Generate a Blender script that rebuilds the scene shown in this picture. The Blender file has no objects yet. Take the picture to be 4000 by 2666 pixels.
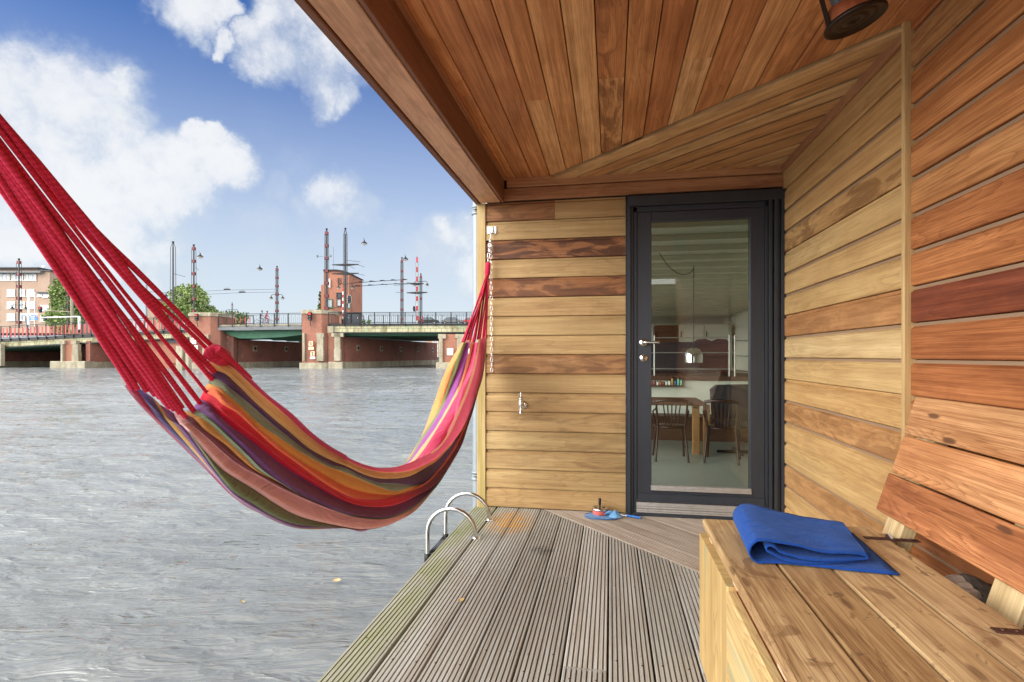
import bpy, math, random
from mathutils import Vector, Matrix, noise as mnoise
rnd = random.Random(7)
S = bpy.context.scene
# ------------------------------------------------------------------ camera
A = math.radians(10.15); CA, SA = math.cos(A), math.sin(A)
FP = 2150.0            # focal length in pixels of the 4000 px wide photograph
EYE = Vector((0, 0, 1.05))
RT = Vector((CA, SA, 0)); FW = Vector((-SA, CA, 0)); UP = Vector((0, 0, 1))
cd = bpy.data.cameras.new('camera'); cam = bpy.data.objects.new('camera', cd)
S.collection.objects.link(cam); S.camera = cam
cam.location = EYE; cam.rotation_euler = (math.pi/2, 0, A)
cd.sensor_width = 36; cd.lens = FP/4000*36; cd.shift_y = (1390-1333)/4000
cd.clip_start = 0.05; cd.clip_end = 3000
def pt(px, py, Z):                       # point at depth Z (metres along the view axis)
    return EYE + RT*((px-2000)/FP*Z) + FW*Z + UP*((1390-py)/FP*Z)
def dirp(px, py):
    return RT*((px-2000)/FP) + FW + UP*((1390-py)/FP)
def onX(px, py, X): d = dirp(px, py); return EYE + d*(X/d.x)
def onY(px, py, Y): d = dirp(px, py); return EYE + d*(Y/d.y)
def onZ(px, py, Z): d = dirp(px, py); return EYE + d*((Z-EYE.z)/d.z)
# ------------------------------------------------------------------ light
EXPOSURE = 1.42; SKY = 0.10; SUN = 2.2
SUN_EL = math.radians(26); SUN_DIR = Vector((-0.72, -0.69, 0)).normalized()   # towards the sun
sv = (SUN_DIR*math.cos(SUN_EL) + UP*math.sin(SUN_EL)).normalized()
sl = bpy.data.lights.new('sun', 'SUN'); sl.energy = SUN; sl.angle = math.radians(60); sl.color = (1, .965, .91)
so = bpy.data.objects.new('sun', sl); S.collection.objects.link(so)
so.rotation_euler = sv.to_track_quat('Z', 'Y').to_euler(); so.location = (-5, -8, 9)
S.view_settings.view_transform = 'Standard'; S.view_settings.look = 'None'
S.view_settings.exposure = EXPOSURE; S.view_settings.gamma = 1; S.view_settings.use_curve_mapping = False

class NT:
    def __init__(s, t): s.t = t; s.l = t.links
    def n(s, typ, **k):
        x = s.t.nodes.new(typ)
        for a, b in k.items():
            if a.startswith('i_'): x.inputs[a[2:].replace('_', ' ')].default_value = b
            else: setattr(x, a, b)
        return x
    def put(s, sock, v):
        if isinstance(v, bpy.types.NodeSocket): s.l.new(v, sock)
        elif v is not None:
            if hasattr(sock.default_value, '__len__') and not hasattr(v, '__len__'): v = (v,)*len(sock.default_value)
            if hasattr(sock.default_value, '__len__') and len(sock.default_value) == 4 and len(v) == 3: v = (*v, 1)
            sock.default_value = v
    def m(s, op, a, b=None, c=None, clamp=False):
        x = s.n('ShaderNodeMath', operation=op, use_clamp=clamp)
        for i, v in enumerate((a, b, c)):
            if v is not None: s.put(x.inputs[i], v)
        return x.outputs[0]
    def vm(s, op, a, b=None):
        x = s.n('ShaderNodeVectorMath', operation=op); s.put(x.inputs[0], a)
        if b is not None:
            if op == 'SCALE': s.put(x.inputs[3], b)
            else: s.put(x.inputs[1], b)
        return x.outputs['Value'] if op in ('DOT_PRODUCT', 'LENGTH', 'DISTANCE') else x.outputs[0]
    def mr(s, v, a, b, c=0, d=1, smooth=True):
        x = s.n('ShaderNodeMapRange', interpolation_type='SMOOTHSTEP' if smooth else 'LINEAR')
        s.put(x.inputs[0], v)
        for i, q in enumerate((a, b, c, d)): s.put(x.inputs[i+1], q)
        return x.outputs[0]
    def mix(s, f, a, b, mode='MIX'):
        x = s.n('ShaderNodeMix', data_type='RGBA', blend_type=mode)
        s.put(x.inputs[0], f); s.put(x.inputs[6], a); s.put(x.inputs[7], b); return x.outputs[2]
    def noise(s, vec, scale=5, detail=3, rough=.5, dist=0, col=False):
        x = s.n('ShaderNodeTexNoise'); s.put(x.inputs['Vector'], vec)
        s.put(x.inputs['Scale'], scale); s.put(x.inputs['Detail'], detail)
        s.put(x.inputs['Roughness'], rough); s.put(x.inputs['Distortion'], dist)
        return x.outputs['Color' if col else 'Fac']
    def scl(s, vec, sc, off=(0, 0, 0)):
        x = s.n('ShaderNodeMapping'); s.put(x.inputs[0], vec); x.inputs[3].default_value = sc; s.put(x.inputs[1], off); return x.outputs[0]
    def xyz(s, v):
        x = s.n('ShaderNodeSeparateXYZ'); s.put(x.inputs[0], v); return x.outputs
    def cxyz(s, a, b, c):
        x = s.n('ShaderNodeCombineXYZ')
        for i, v in enumerate((a, b, c)): s.put(x.inputs[i], v)
        return x.outputs[0]
    def ramp(s, f, stops, interp='LINEAR'):
        x = s.n('ShaderNodeValToRGB'); s.put(x.inputs[0], f); r = x.color_ramp; r.interpolation = interp
        while len(r.elements) < len(stops): r.elements.new(1)
        for e, (p, c) in zip(r.elements, stops):
            e.position = p; e.color = (*c, 1) if len(c) == 3 else c
        return x.outputs[0]
    def bump(s, h, strength=.3, dist=.01, nrm=None):
        x = s.n('ShaderNodeBump'); x.inputs['Strength'].default_value = strength; x.inputs['Distance'].default_value = dist
        s.put(x.inputs['Height'], h)
        if nrm is not None: s.put(x.inputs['Normal'], nrm)
        return x.outputs[0]

# ------------------------------------------------------------------ sky with clouds
w = bpy.data.worlds.new('World'); S.world = w; w.use_nodes = True
t = NT(w.node_tree); w.node_tree.nodes.clear()
geo = t.n('ShaderNodeTexCoord').outputs['Generated']
sky = t.n('ShaderNodeTexSky', sky_type='NISHITA', sun_disc=False, sun_elevation=SUN_EL, air_density=1.0, dust_density=0.6, ozone_density=1.5)
sky.sun_rotation = math.atan2(SUN_DIR.x, SUN_DIR.y)
z = t.xyz(geo)[2]
wn = t.noise(geo, 7, 6, .62, col=True)
wd = t.vm('ADD', geo, t.vm('SCALE', t.vm('SUBTRACT', wn, (.5, .5, .5)), .14))
wd = t.vm('NORMALIZE', wd)
blobs = [(60,480,200),(300,430,190),(440,520,140),(180,680,240),(480,720,180),(700,690,140),(850,640,95),(80,900,170),(380,920,150),(1000,960,120,.4),(1880,1050,90,.7),(600,980,150,.6),(390,310,70),(240,290,60),(790,530,45),
 (720,10,110),(840,60,55),(1180,0,150),(990,200,70),(1110,160,115),(1240,270,95),(1340,330,55),(850,175,35),(1350,120,150),
 (1330,770,80,.62),(1270,850,75,.5),(1420,800,60,.5),(1090,740,60,.35),(1740,1010,110,.72),(1640,1070,90,.5),(1810,930,70,.6),(1560,880,50,.35),(1150,600,70,.25),(1000,420,60,.15)]
m_ = None
for bl_ in blobs:
    px, py, r = bl_[:3]; wgt = bl_[3] if len(bl_) > 3 else 1
    d = dirp(px, py); ang = r/FP/(d.length**1.4); d.normalize()
    k = t.mr(t.vm('DOT_PRODUCT', wd, tuple(d)), math.cos(ang*2.0), math.cos(ang*.3), 0, wgt)
    m_ = k if m_ is None else t.m('MAXIMUM', m_, k)
f1 = t.noise(t.vm('ADD', geo, t.vm('SCALE', wn, .03)), 8, 12, .66)
dens = t.m('ADD', m_, t.m('MULTIPLY', t.m('SUBTRACT', f1, .5), 2.3))
dens = t.m('MULTIPLY', t.mr(dens, -.02, 1.25), t.mr(m_, .0, .6))
# rest of the sky dome, outside the photographed part: added broken cloud
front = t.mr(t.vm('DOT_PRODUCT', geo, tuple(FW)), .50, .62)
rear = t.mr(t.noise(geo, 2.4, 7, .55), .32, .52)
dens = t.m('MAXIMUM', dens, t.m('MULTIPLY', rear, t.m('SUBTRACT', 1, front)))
shade = t.noise(geo, 7, 5, .5)
ccol = t.mix(t.mr(t.m('ADD', shade, t.m('MULTIPLY', t.m('SUBTRACT', dens, .7), .5)), .32, .62), (2.55, 2.82, 3.15), (3.5, 3.55, 3.62))
base = t.mix(1.0, sky.outputs[0], (.085, .29, .61), 'MULTIPLY')
haze = t.m('MULTIPLY', t.m('SUBTRACT', 1, t.mr(z, -.01, .58, 0, 1)), .97)
skyc = t.mix(haze, base, (2.9, 3.22, 3.42))
ccol = t.mix(front, t.mix(t.mr(z, .22, .6), (14.5, 14.2, 13.8), (6.5, 6.6, 6.8)), ccol)  # unseen cloud made far brighter near the horizon to light the walls
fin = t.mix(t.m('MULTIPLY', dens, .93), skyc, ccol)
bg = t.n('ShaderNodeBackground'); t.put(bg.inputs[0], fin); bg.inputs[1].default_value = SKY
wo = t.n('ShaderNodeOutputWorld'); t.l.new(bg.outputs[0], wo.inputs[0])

# ------------------------------------------------------------------ mesh helpers
def V3(*a): return Vector(a)
class MB:
    def __init__(s): s.v = []; s.f = []; s.uv = []; s.c = []; s.sm = []
    def face(s, pts, uvs=None, col=(.5, .5, 0), smooth=False):
        i = len(s.v); s.v += [tuple(p) for p in pts]; s.f.append(tuple(range(i, i+len(pts))))
        if uvs is None:
            p0 = Vector(pts[0]); e = (Vector(pts[1])-p0); L = e.length or 1; e /= L
            n = Vector((0, 0, 0))
            for k in range(1, len(pts)-1): n += (Vector(pts[k])-p0).cross(Vector(pts[k+1])-p0)
            n = n.normalized() if n.length > 0 else Vector((0, 0, 1)); q = n.cross(e)
            uvs = [((Vector(p)-p0).dot(e), (Vector(p)-p0).dot(q)) for p in pts]
        s.uv.append(uvs); s.c.append(col); s.sm.append(smooth)
    def grid(s, P, closed=False, col=(.5, .5, 0), uv=None, smooth=True, flip=False):
        i = len(s.v); R = len(P); C = len(P[0])
        for r in P: s.v += [tuple(p) for p in r]
        for a in range(R-1):
            for b in range(C if closed else C-1):
                b2 = (b+1) % C
                q = (i+a*C+b, i+a*C+b2, i+(a+1)*C+b2, i+(a+1)*C+b)
                s.f.append(q[::-1] if flip else q)
                if uv: u = [uv[a][b], uv[a][b+1 if closed else b2], uv[a+1][b+1 if closed else b2], uv[a+1][b]]
                else: u = [(a*.01, b*.01), (a*.01, (b+1)*.01), ((a+1)*.01, (b+1)*.01), ((a+1)*.01, b*.01)]
                s.uv.append(u[::-1] if flip else u); s.c.append(col(a, b) if callable(col) else col); s.sm.append(smooth)
    def plank(s, o, U, V, N, L, W, T, ch=.003, col=None, u0=None, u1=None):
        """board from corner o: length L along U, width W along V, thickness T along N, chamfered"""
        if col is None: col = (rnd.random(), rnd.random(), 0)
        o = Vector(o); U = Vector(U).normalized(); V = Vector(V).normalized(); N = Vector(N).normalized()
        ch = min(ch, W*.3, T*.3)
        pr = [(ch, 0), (W-ch, 0), (W, ch), (W, T-ch), (W-ch, T), (ch, T), (0, T-ch), (0, ch)]
        ou, ov = rnd.random()*40, rnd.random()*40
        a0 = [(u0(p[0]) if u0 else 0) for p in pr]; a1 = [(u1(p[0]) if u1 else L) for p in pr]
        P0 = [o+U*a0[k]+V*p[0]+N*p[1] for k, p in enumerate(pr)]; P1 = [o+U*a1[k]+V*p[0]+N*p[1] for k, p in enumerate(pr)]
        right = U.cross(V).dot(N) > 0
        acc = 0
        for k in range(8):
            k2 = (k+1) % 8; l = math.dist(pr[k], pr[k2])
            q = [P0[k], P1[k], P1[k2], P0[k2]]
            uu = [(ou+a0[k], ov+acc), (ou+a1[k], ov+acc), (ou+a1[k2], ov+acc+l), (ou+a0[k2], ov+acc+l)]
            if right: q = q[::-1]; uu = uu[::-1]
            s.face(q, uu, col); acc += l
        ec = (col[0], col[1], col[2])
        s.face(P0 if not right else P0[::-1], [(ou+p[1], ov+p[0]) for p in (pr if not right else pr[::-1])], ec)
        s.face(P1[::-1] if not right else P1, [(ou+p[1], ov+p[0]) for p in (pr[::-1] if not right else pr)], ec)
    def box(s, a, b, ch=.0, col=None):
        a = Vector(a); b = Vector(b); lo = Vector(map(min, a, b)); hi = Vector(map(max, a, b)); d = hi-lo
        ax = [Vector((1, 0, 0)), Vector((0, 1, 0)), Vector((0, 0, 1))]; o = sorted(range(3), key=lambda i: -d[i])
        s.plank(lo, ax[o[0]], ax[o[1]], ax[o[2]], d[o[0]], d[o[1]], d[o[2]], ch or min(d)*.04, col)
    def cbox(s, px0, px1, py0, py1, Z, depth, ch=0.0, col=None):
        """box in the bridge frame: front face at depth Z covering the given extent"""
        o = pt(px0, py1, Z); wid = (px1-px0)/FP*Z; h = (py1-py0)/FP*Z
        if wid >= h: s.plank(o, RT, UP, FW, wid, h, depth, ch or .01, col)
        else: s.plank(o, UP, RT, FW, h, wid, depth, ch or .01, col)
    def tube(s, path, r, n=8, caps=True, col=(.5, .5, 0), ulen=True):
        path = [Vector(p) for p in path]; R = r if hasattr(r, '__len__') else [r]*len(path)
        tan = [(path[min(i+1, len(path)-1)]-path[max(i-1, 0)]).normalized() for i in range(len(path))]
        up = Vector((0, 0, 1)) if abs(tan[0].z) < .9 else Vector((1, 0, 0))
        nx = tan[0].cross(up).normalized(); P = []; UVs = []; acc = 0
        for i, p in enumerate(path):
            if i: acc += (p-path[i-1]).length
            nx = (nx-tan[i]*nx.dot(tan[i])).normalized(); ny = tan[i].cross(nx)
            P.append([p+(nx*math.cos(k*2*math.pi/n)+ny*math.sin(k*2*math.pi/n))*R[i] for k in range(n)])
            UVs.append([(acc, k/n*2*math.pi*max(R)) for k in range(n+1)])
        s.grid(P, True, col, UVs)
        if caps: s.face(P[0][::-1], None, col); s.face(P[-1], None, col)
    def lathe(s, prof, c, n=24, axis=None, col=(.5, .5, 0)):
        c = Vector(c); ax = Vector(axis or (0, 0, 1)).normalized()
        a = ax.orthogonal().normalized(); b = ax.cross(a)
        P = [[c+ax*h+(a*math.cos(k*2*math.pi/n)+b*math.sin(k*2*math.pi/n))*max(r, 1e-5) for k in range(n)] for r, h in prof]
        s.grid(P, True, col, flip=False)
    def prism(s, poly, o, U, V, N, T, col=(.5, .5, 0)):
        o = Vector(o); a = [o+U*p[0]+V*p[1] for p in poly]; b = [p+N*T for p in a]
        s.face(a[::-1], None, col); s.face(b, None, col)
        for k in range(len(a)): s.face([a[k], a[(k+1) % len(a)], b[(k+1) % len(a)], b[k]], None, col)
    def build(s, name, mat, parent=None, fix=True):
        me = bpy.data.meshes.new(name); me.from_pydata(s.v, [], s.f)
        ul = me.uv_layers.new(name='UVMap'); uvs = []
        for u in s.uv:
            for q in u: uvs += [q[0], q[1]]
        ul.data.foreach_set('uv', uvs)
        ca = me.color_attributes.new('tone', 'FLOAT_COLOR', 'CORNER'); cs = []
        for f, c in zip(s.f, s.c): cs += [c[0], c[1], c[2], 1]*len(f)
        ca.data.foreach_set('color', cs)
        me.polygons.foreach_set('use_smooth', s.sm)
        mats = mat if isinstance(mat, list) else [mat]
        for m in mats: me.materials.append(m)
        if fix:
            import bmesh
            bm = bmesh.new(); bm.from_mesh(me); bmesh.ops.recalc_face_normals(bm, faces=bm.faces); bm.to_mesh(me); bm.free()
        me.update()
        o = bpy.data.objects.new(name, me); S.collection.objects.link(o)
        if parent:
            o.parent = parent; o.matrix_parent_inverse = parent_inv(parent)
        return o
def parent_inv(p):
    m = Matrix.Translation(p.location) if p.type == 'EMPTY' else Matrix()
    if p.type == 'EMPTY': m = Matrix.LocRotScale(p.location, p.rotation_euler, p.scale)
    return m.inverted()
def tag(o, label=None, cat=None, group=None, kind=None):
    for k, v in (('label', label), ('category', cat), ('group', group), ('kind', kind)):
        if v: o[k] = v
    return o
def thing(name, label, cat, loc=(0, 0, 0), group=None):
    o = bpy.data.objects.new(name, None); o.location = loc; o.empty_display_size = .1
    S.collection.objects.link(o); return tag(o, label, cat, group)
def dup(root, delta=(0, 0, 0), label=None, rz=0, sc=1):
    """copy of a thing with its parts and sub-parts, moved by delta"""
    r = root.copy(); S.collection.objects.link(r)
    r.location = root.location + Vector(delta); r.rotation_euler.z += rz; r.scale = root.scale*sc
    if label: r['label'] = label
    for ch in [c for c in bpy.data.objects if c.parent == root]:
        c = ch.copy(); S.collection.objects.link(c); c.parent = r; c.matrix_parent_inverse = ch.matrix_parent_inverse.copy()
        for g in [x for x in bpy.data.objects if x.parent == ch]:
            d = g.copy(); S.collection.objects.link(d); d.parent = c; d.matrix_parent_inverse = g.matrix_parent_inverse.copy()
    return r

# ------------------------------------------------------------------ materials
def mat(name, fn):
    m = bpy.data.materials.new(name); m.use_nodes = True; m.node_tree.nodes.clear()
    t = NT(m.node_tree); out = t.n('ShaderNodeOutputMaterial'); p = t.n('ShaderNodeBsdfPrincipled')
    t.l.new(p.outputs[0], out.inputs[0]); fn(t, p, out); return m
def setp(t, p, col=None, rough=None, metal=None, nrm=None, spec=None, **k):
    if col is not None: t.put(p.inputs['Base Color'], col)
    if rough is not None: t.put(p.inputs['Roughness'], rough)
    if metal is not None: t.put(p.inputs['Metallic'], metal)
    if spec is not None: t.put(p.inputs['Specular IOR Level'], spec)
    if nrm is not None: t.l.new(nrm, p.inputs['Normal'])
    for a, b in k.items(): t.put(p.inputs[a.replace('_', ' ')], b)
def plain(name, col, rough=.5, metal=0, var=.12, sc=12, bump=.0, spec=None):
    def f(t, p, o):
        g = t.n('ShaderNodeTexCoord').outputs['Object']; n = t.noise(g, sc, 5, .6)
        c = t.mix(1.0, col, t.mix(n, (1-var*2,)*3, (1+var,)*3), 'MULTIPLY')
        setp(t, p, c, t.m('ADD', t.m('MULTIPLY', n, .15), rough-.07), metal, t.bump(n, bump, .004) if bump else None, spec)
    return mat(name, f)
def wood(name, stops, ring=.5, ringdark=.55, fine=.25, su=1.0, sv_=1.0, rings=9, stain=(.16, .07, .03), rough=.55, saw=.0, extra=None, bump=.25, blot=.3, knots=0, macro=.15, lines=.34, ringscale=(1.3, 9)):
    def ds(c, k=1.04):
        l = c[0]*.3+c[1]*.6+c[2]*.1; return tuple(l+(x-l)*k for x in c)
    stops = [(p_, ds(c_)) for p_, c_ in stops]
    def f(t, p, o):
        uv = t.n('ShaderNodeUVMap').outputs[0]; at = t.n('ShaderNodeAttribute', attribute_name='tone')
        r, g, b = t.xyz(at.outputs['Vector'])[:3]
        x, y, _ = t.xyz(uv)[:3]
        sd = t.m('MULTIPLY', g, 37.0)
        P = t.cxyz(t.m('MULTIPLY', x, su), t.m('MULTIPLY', y, sv_), sd)
        P1 = t.scl(P, (ringscale[0], ringscale[1], 1))
        n1 = t.noise(P1, 1, 2, .45, .25)
        fn = t.noise(t.scl(P, (2.4, 160, 1)), 1, 4, .6)
        n1 = t.m('ADD', n1, t.m('MULTIPLY', fn, .035))
        h = t.m('FRACT', t.m('MULTIPLY', n1, t.m('ADD', rings*1.5, t.m('MULTIPLY', g, rings*1.0))))
        h = t.m('POWER', h, 3.0)
        fn2 = t.noise(t.scl(P, (8, 520, 1)), 1, 2, .5)
        bl = t.noise(t.scl(P, (1.6, 5, 1)), 1, 4, .55)
        bl2 = t.noise(t.scl(P, (3.5, 14, 1), (9, 3, 0)), 1, 5, .6, 1.0)
        c = t.ramp(t.m('ADD', r, t.m('MULTIPLY', t.m('SUBTRACT', bl, .5), blot)), stops)
        ringf = t.m('MULTIPLY', t.m('MULTIPLY', h, ring), t.mr(t.noise(t.scl(P, (.8, 4, 1), (5, 5, 0)), 1, 2), .42, .6))
        c = t.mix(ringf, c, t.mix(1.0, c, (ringdark, ringdark*.78, ringdark*.66), 'MULTIPLY'))
        c = t.mix(t.m('MULTIPLY', t.mr(fn, .35, .7), fine), c, t.mix(1.0, c, (.62, .52, .45), 'MULTIPLY'))
        c = t.mix(t.m('MULTIPLY', t.mr(fn2, .4, .7), fine*.6), c, t.mix(1.0, c, (.7, .62, .55), 'MULTIPLY'))
        ln = t.mr(t.m('ABSOLUTE', t.m('SUBTRACT', t.noise(t.scl(P, (.8, 75, 1), (1, 9, 0)), 1, 4, .65, .2), .5)), .0, .045, 1, 0)
        ln2 = t.mr(t.m('ABSOLUTE', t.m('SUBTRACT', t.noise(t.scl(P, (.5, 34, 1), (3, 2, 0)), 1, 4, .65, .3), .47)), .0, .03, 1, 0)
        c = t.mix(t.m('MULTIPLY', t.m('MAXIMUM', ln, ln2), lines), c, t.mix(1.0, c, (.58, .47, .40), 'MULTIPLY'))
        c = t.mix(t.m('MULTIPLY', t.mr(t.m('ADD', bl2, t.m('MULTIPLY', b, .06)), .47, .62), t.m('MULTIPLY', b, .92, clamp=True), clamp=True), c, stain)
        s1 = t.noise(t.scl(P, (.8, 19, 1), (2, 7, 0)), 1, 4, .6, .4); s2 = t.noise(t.scl(P, (2.2, 58, 1), (4, 1, 0)), 1, 3, .6); s3 = t.noise(t.scl(P, (2.6, 4.5, 1), (8, 6, 0)), 1, 4, .6)
        md = t.m('MULTIPLY', t.mr(s1, .30, .68, 1-macro, 1+macro*.45), t.m('MULTIPLY', t.mr(s2, .3, .7, 1-macro*.45, 1+macro*.2), t.mr(s3, .32, .66, 1-macro*.5, 1+macro*.3)))
        c = t.mix(1.0, c, t.cxyz(md, t.m('POWER', md, 1.3), t.m('POWER', md, 1.6)), 'MULTIPLY')
        if knots:
            vo = t.n('ShaderNodeTexVoronoi', feature='F1', voronoi_dimensions='2D'); t.put(vo.inputs['Vector'], t.vm('ADD', t.scl(P, (1.5, 5.2, 0)), t.cxyz(sd, t.m('MULTIPLY', sd, 1.7), 0))); vo.inputs['Scale'].default_value = 1
            kd = t.m('ADD', vo.outputs['Distance'], t.m('MULTIPLY', t.m('SUBTRACT', fn, .5), .06))
            c = t.mix(t.m('MULTIPLY', t.mr(kd, .060, .028), knots), c, (.09, .035, .015))
            h = t.m('MAXIMUM', h, t.m('MULTIPLY', t.mr(t.m('SINE', t.m('MULTIPLY', kd, 75)), -.2, .9), t.mr(kd, .42, .12)))
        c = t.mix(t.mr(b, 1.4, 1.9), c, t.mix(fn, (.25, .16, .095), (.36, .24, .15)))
        if saw:
            sw = t.noise(t.scl(P, (190, 3, 1)), 1, 2, .5)
            c = t.mix(t.m('MULTIPLY', t.mr(sw, .45, .65), saw), c, t.mix(1.0, c, (1.16, 1.14, 1.1), 'MULTIPLY'))
        if extra: c = extra(t, c)
        hh = t.m('ADD', t.m('MULTIPLY', fn, .7), t.m('MULTIPLY', h, .3))
        setp(t, p, c, t.m('ADD', rough, t.m('MULTIPLY', fn, .12)), 0, t.bump(hh, bump, .002), .35)
    return mat(name, f)
M = {}
M['wall_tan'] = wood('cedar_tan', [(0, (.27,.10,.04)), (.25, (.38,.20,.09)), (.5, (.44,.29,.135)), (.8, (.43,.315,.15)), (1, (.50,.385,.21))], ring=.42, fine=.22, saw=.22, stain=(.075,.028,.014), rings=7)
M['wall_side'] = wood('cedar_honey', [(0, (.34,.14,.06)), (.25, (.50,.26,.11)), (.55, (.60,.38,.165)), (.8, (.63,.44,.205)), (1, (.70,.54,.30))], ring=.38, fine=.2, saw=.15, stain=(.20,.085,.03), rings=6)
M['wall_red'] = wood('cedar_red', [(0, (.26,.07,.035)), (.3, (.43,.155,.06)), (.6, (.57,.25,.095)), (1, (.68,.42,.19))], ring=.6, ringdark=.5, fine=.3, stain=(.14,.035,.02), rings=8, lines=.7, macro=.24)
M['ceil'] = wood('cedar_ceiling', [(0, (.34,.12,.05)), (.3, (.54,.235,.10)), (.6, (.70,.36,.155)), (1, (.80,.53,.27))], ring=.45, fine=.22, saw=.15, stain=(.20,.07,.03), rings=6, macro=.24, lines=.6)
M['ceil_tan'] = wood('cedar_ceiling_tan', [(0, (.56,.29,.125)), (.5, (.68,.41,.19)), (1, (.72,.50,.26))], ring=.3, fine=.2, saw=.1, rings=5)
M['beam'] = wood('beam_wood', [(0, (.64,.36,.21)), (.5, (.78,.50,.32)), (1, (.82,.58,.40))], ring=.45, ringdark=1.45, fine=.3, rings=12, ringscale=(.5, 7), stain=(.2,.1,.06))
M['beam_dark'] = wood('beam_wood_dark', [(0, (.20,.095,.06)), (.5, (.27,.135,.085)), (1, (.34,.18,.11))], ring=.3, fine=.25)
M['trim'] = wood('trim_wood', [(0, (.42,.21,.11)), (.5, (.54,.31,.16)), (1, (.60,.39,.21))], ring=.3, fine=.3, rings=5)
M['batten'] = wood('pale_batten', [(0, (.52,.36,.17)), (.5, (.62,.45,.22)), (1, (.68,.52,.28))], ring=.3, fine=.25, rings=8)
def bench_extra(t, c):
    g = t.n('ShaderNodeTexCoord').outputs['Object']
    a = t.mr(t.noise(t.scl(g, (9, 7, 9)), 1, 4, .6, 1.2), .60, .68)
    b = t.mr(t.noise(t.scl(g, (30, 16, 30), (3, 1, 0)), 1, 3, .6, .8), .64, .69)
    c = t.mix(t.m('MULTIPLY', a, .55), c, (.17, .085, .035))
    return t.mix(t.m('MULTIPLY', b, .55), c, (.10, .06, .035))
M['bench'] = wood('bench_pine', [(0, (.40,.25,.11)), (.4, (.58,.41,.205)), (.7, (.68,.51,.28)), (1, (.74,.60,.37))], ring=.8, ringdark=.5, fine=.6, rings=18, ringscale=(.7, 11), extra=bench_extra, rough=.6, blot=.5, knots=.6, lines=.6, macro=.16)
def green_extra(t, c):
    uv = t.n('ShaderNodeUVMap').outputs[0]
    n = t.noise(t.scl(uv, (1.2, 9, 1)), 1, 2, .5)
    return t.mix(t.m('MULTIPLY', t.mr(n, .58, .66), .35), c, (.22, .34, .24))
M['box_side'] = wood('treated_pine', [(0, (.50,.34,.14)), (.5, (.62,.45,.20)), (1, (.70,.53,.27))], ring=.6, ringdark=.55, fine=.3, rings=12, ringscale=(.8, 8), extra=green_extra)
M['back'] = wood('larch_red', [(0, (.30,.10,.04)), (.35, (.50,.20,.085)), (.6, (.64,.31,.135)), (1, (.76,.48,.25))], ring=.8, ringdark=.48, fine=.45, rings=15, ringscale=(.9, 9), stain=(.25,.08,.035), rough=.45, blot=.8, knots=.85, lines=.7, macro=.24)
M['batten_raw'] = wood('fresh_pine', [(0, (.62,.46,.24)), (.5, (.72,.57,.32)), (1, (.76,.62,.38))], ring=.5, ringdark=.65, fine=.2, rings=14)
def deck_extra(t, c):
    g = t.n('ShaderNodeTexCoord').outputs['Object']; x, y, z = t.xyz(g)[:3]
    n = t.noise(g, 7, 5, .6, .5)
    # green algae near the outer edge, orange splash, dark spot
    e = t.m('MULTIPLY', t.mr(x, -.66, -.93), t.mr(t.noise(t.scl(g, (8, 2, 1)), 1, 4, .6, .3), .30, .60))
    c = t.mix(t.m('MULTIPLY', e, .72), c, (.25, .28, .09))
    d = t.vm('LENGTH', t.vm('MULTIPLY', t.vm('SUBTRACT', g, (-.62, 3.42, 0)), (1.0, .62, 0)))
    o = t.m('MULTIPLY', t.mr(d, .20, .06), t.mr(t.noise(g, 22, 3, .6, .6), .40, .52))
    c = t.mix(t.m('MULTIPLY', o, .8), c, (.62, .33, .07))
    d2 = t.vm('LENGTH', t.vm('SUBTRACT', g, (-.36, 2.95, 0)))
    c = t.mix(t.m('MULTIPLY', t.mr(d2, .09, .02), t.mr(t.noise(g, 30, 3, .6), .35, .6)), c, (.11, .10, .09))
    sp = t.noise(g, 90, 2, .5)
    return t.mix(t.m('MULTIPLY', t.mr(sp, .68, .74), .6), c, (.08, .07, .06))
M['deck'] = wood('weathered_deck', [(0, (.36,.355,.32)), (.5, (.485,.485,.45)), (1, (.62,.63,.595))], ring=.15, fine=.45, saw=.1, extra=deck_extra, rough=.75, blot=.6, lines=.2, macro=.10)
M['deck_diag'] = wood('weathered_deck_brown', [(0, (.33,.28,.235)), (.5, (.44,.385,.325)), (1, (.54,.485,.42))], ring=.15, fine=.45, rough=.75, blot=.6)
M['darkwood'] = plain('dark_joist', (.03, .025, .02), .8)
M['hull'] = plain('concrete_hull', (.16, .16, .15), .8, bump=.3)
M['post_green'] = wood('mossy_post', [(0, (.40,.29,.12)), (.5, (.50,.38,.18)), (1, (.55,.44,.24))], ring=.3, fine=.3,
   extra=lambda t, c: t.mix(t.m('MULTIPLY', t.mr(t.noise(t.scl(t.n('ShaderNodeTexCoord').outputs['Object'], (30, 30, 1.5)), 1, 3), .45, .65), .5), c, (.27, .24, .05)))
def anth(t, p, o):
    g = t.n('ShaderNodeTexCoord').outputs['Object']; n = t.noise(t.scl(g, (60, 60, 5)), 1, 4, .6)
    setp(t, p, t.mix(n, (.016, .020, .028), (.032, .038, .05)), t.m('ADD', .34, t.m('MULTIPLY', n, .2)), 0, t.bump(n, .15, .001), .5)
M['anth'] = mat('anthracite_paint', anth)
M['black'] = plain('black_rubber', (.008, .008, .009), .6)
M['alu'] = plain('brushed_aluminium', (.55, .54, .52), .42, .75, .15, 30)
M['steel'] = plain('stainless_steel', (.62, .61, .58), .2, 1, .15, 9)
M['chrome'] = plain('chrome', (.75, .75, .76), .1, 1, .05)
M['galv'] = plain('galvanised_pipe', (.26, .30, .33), .5, .35, .12, 25)
M['zinc'] = plain('zinc_white', (.80, .81, .82), .3, .6, .05)
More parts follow.
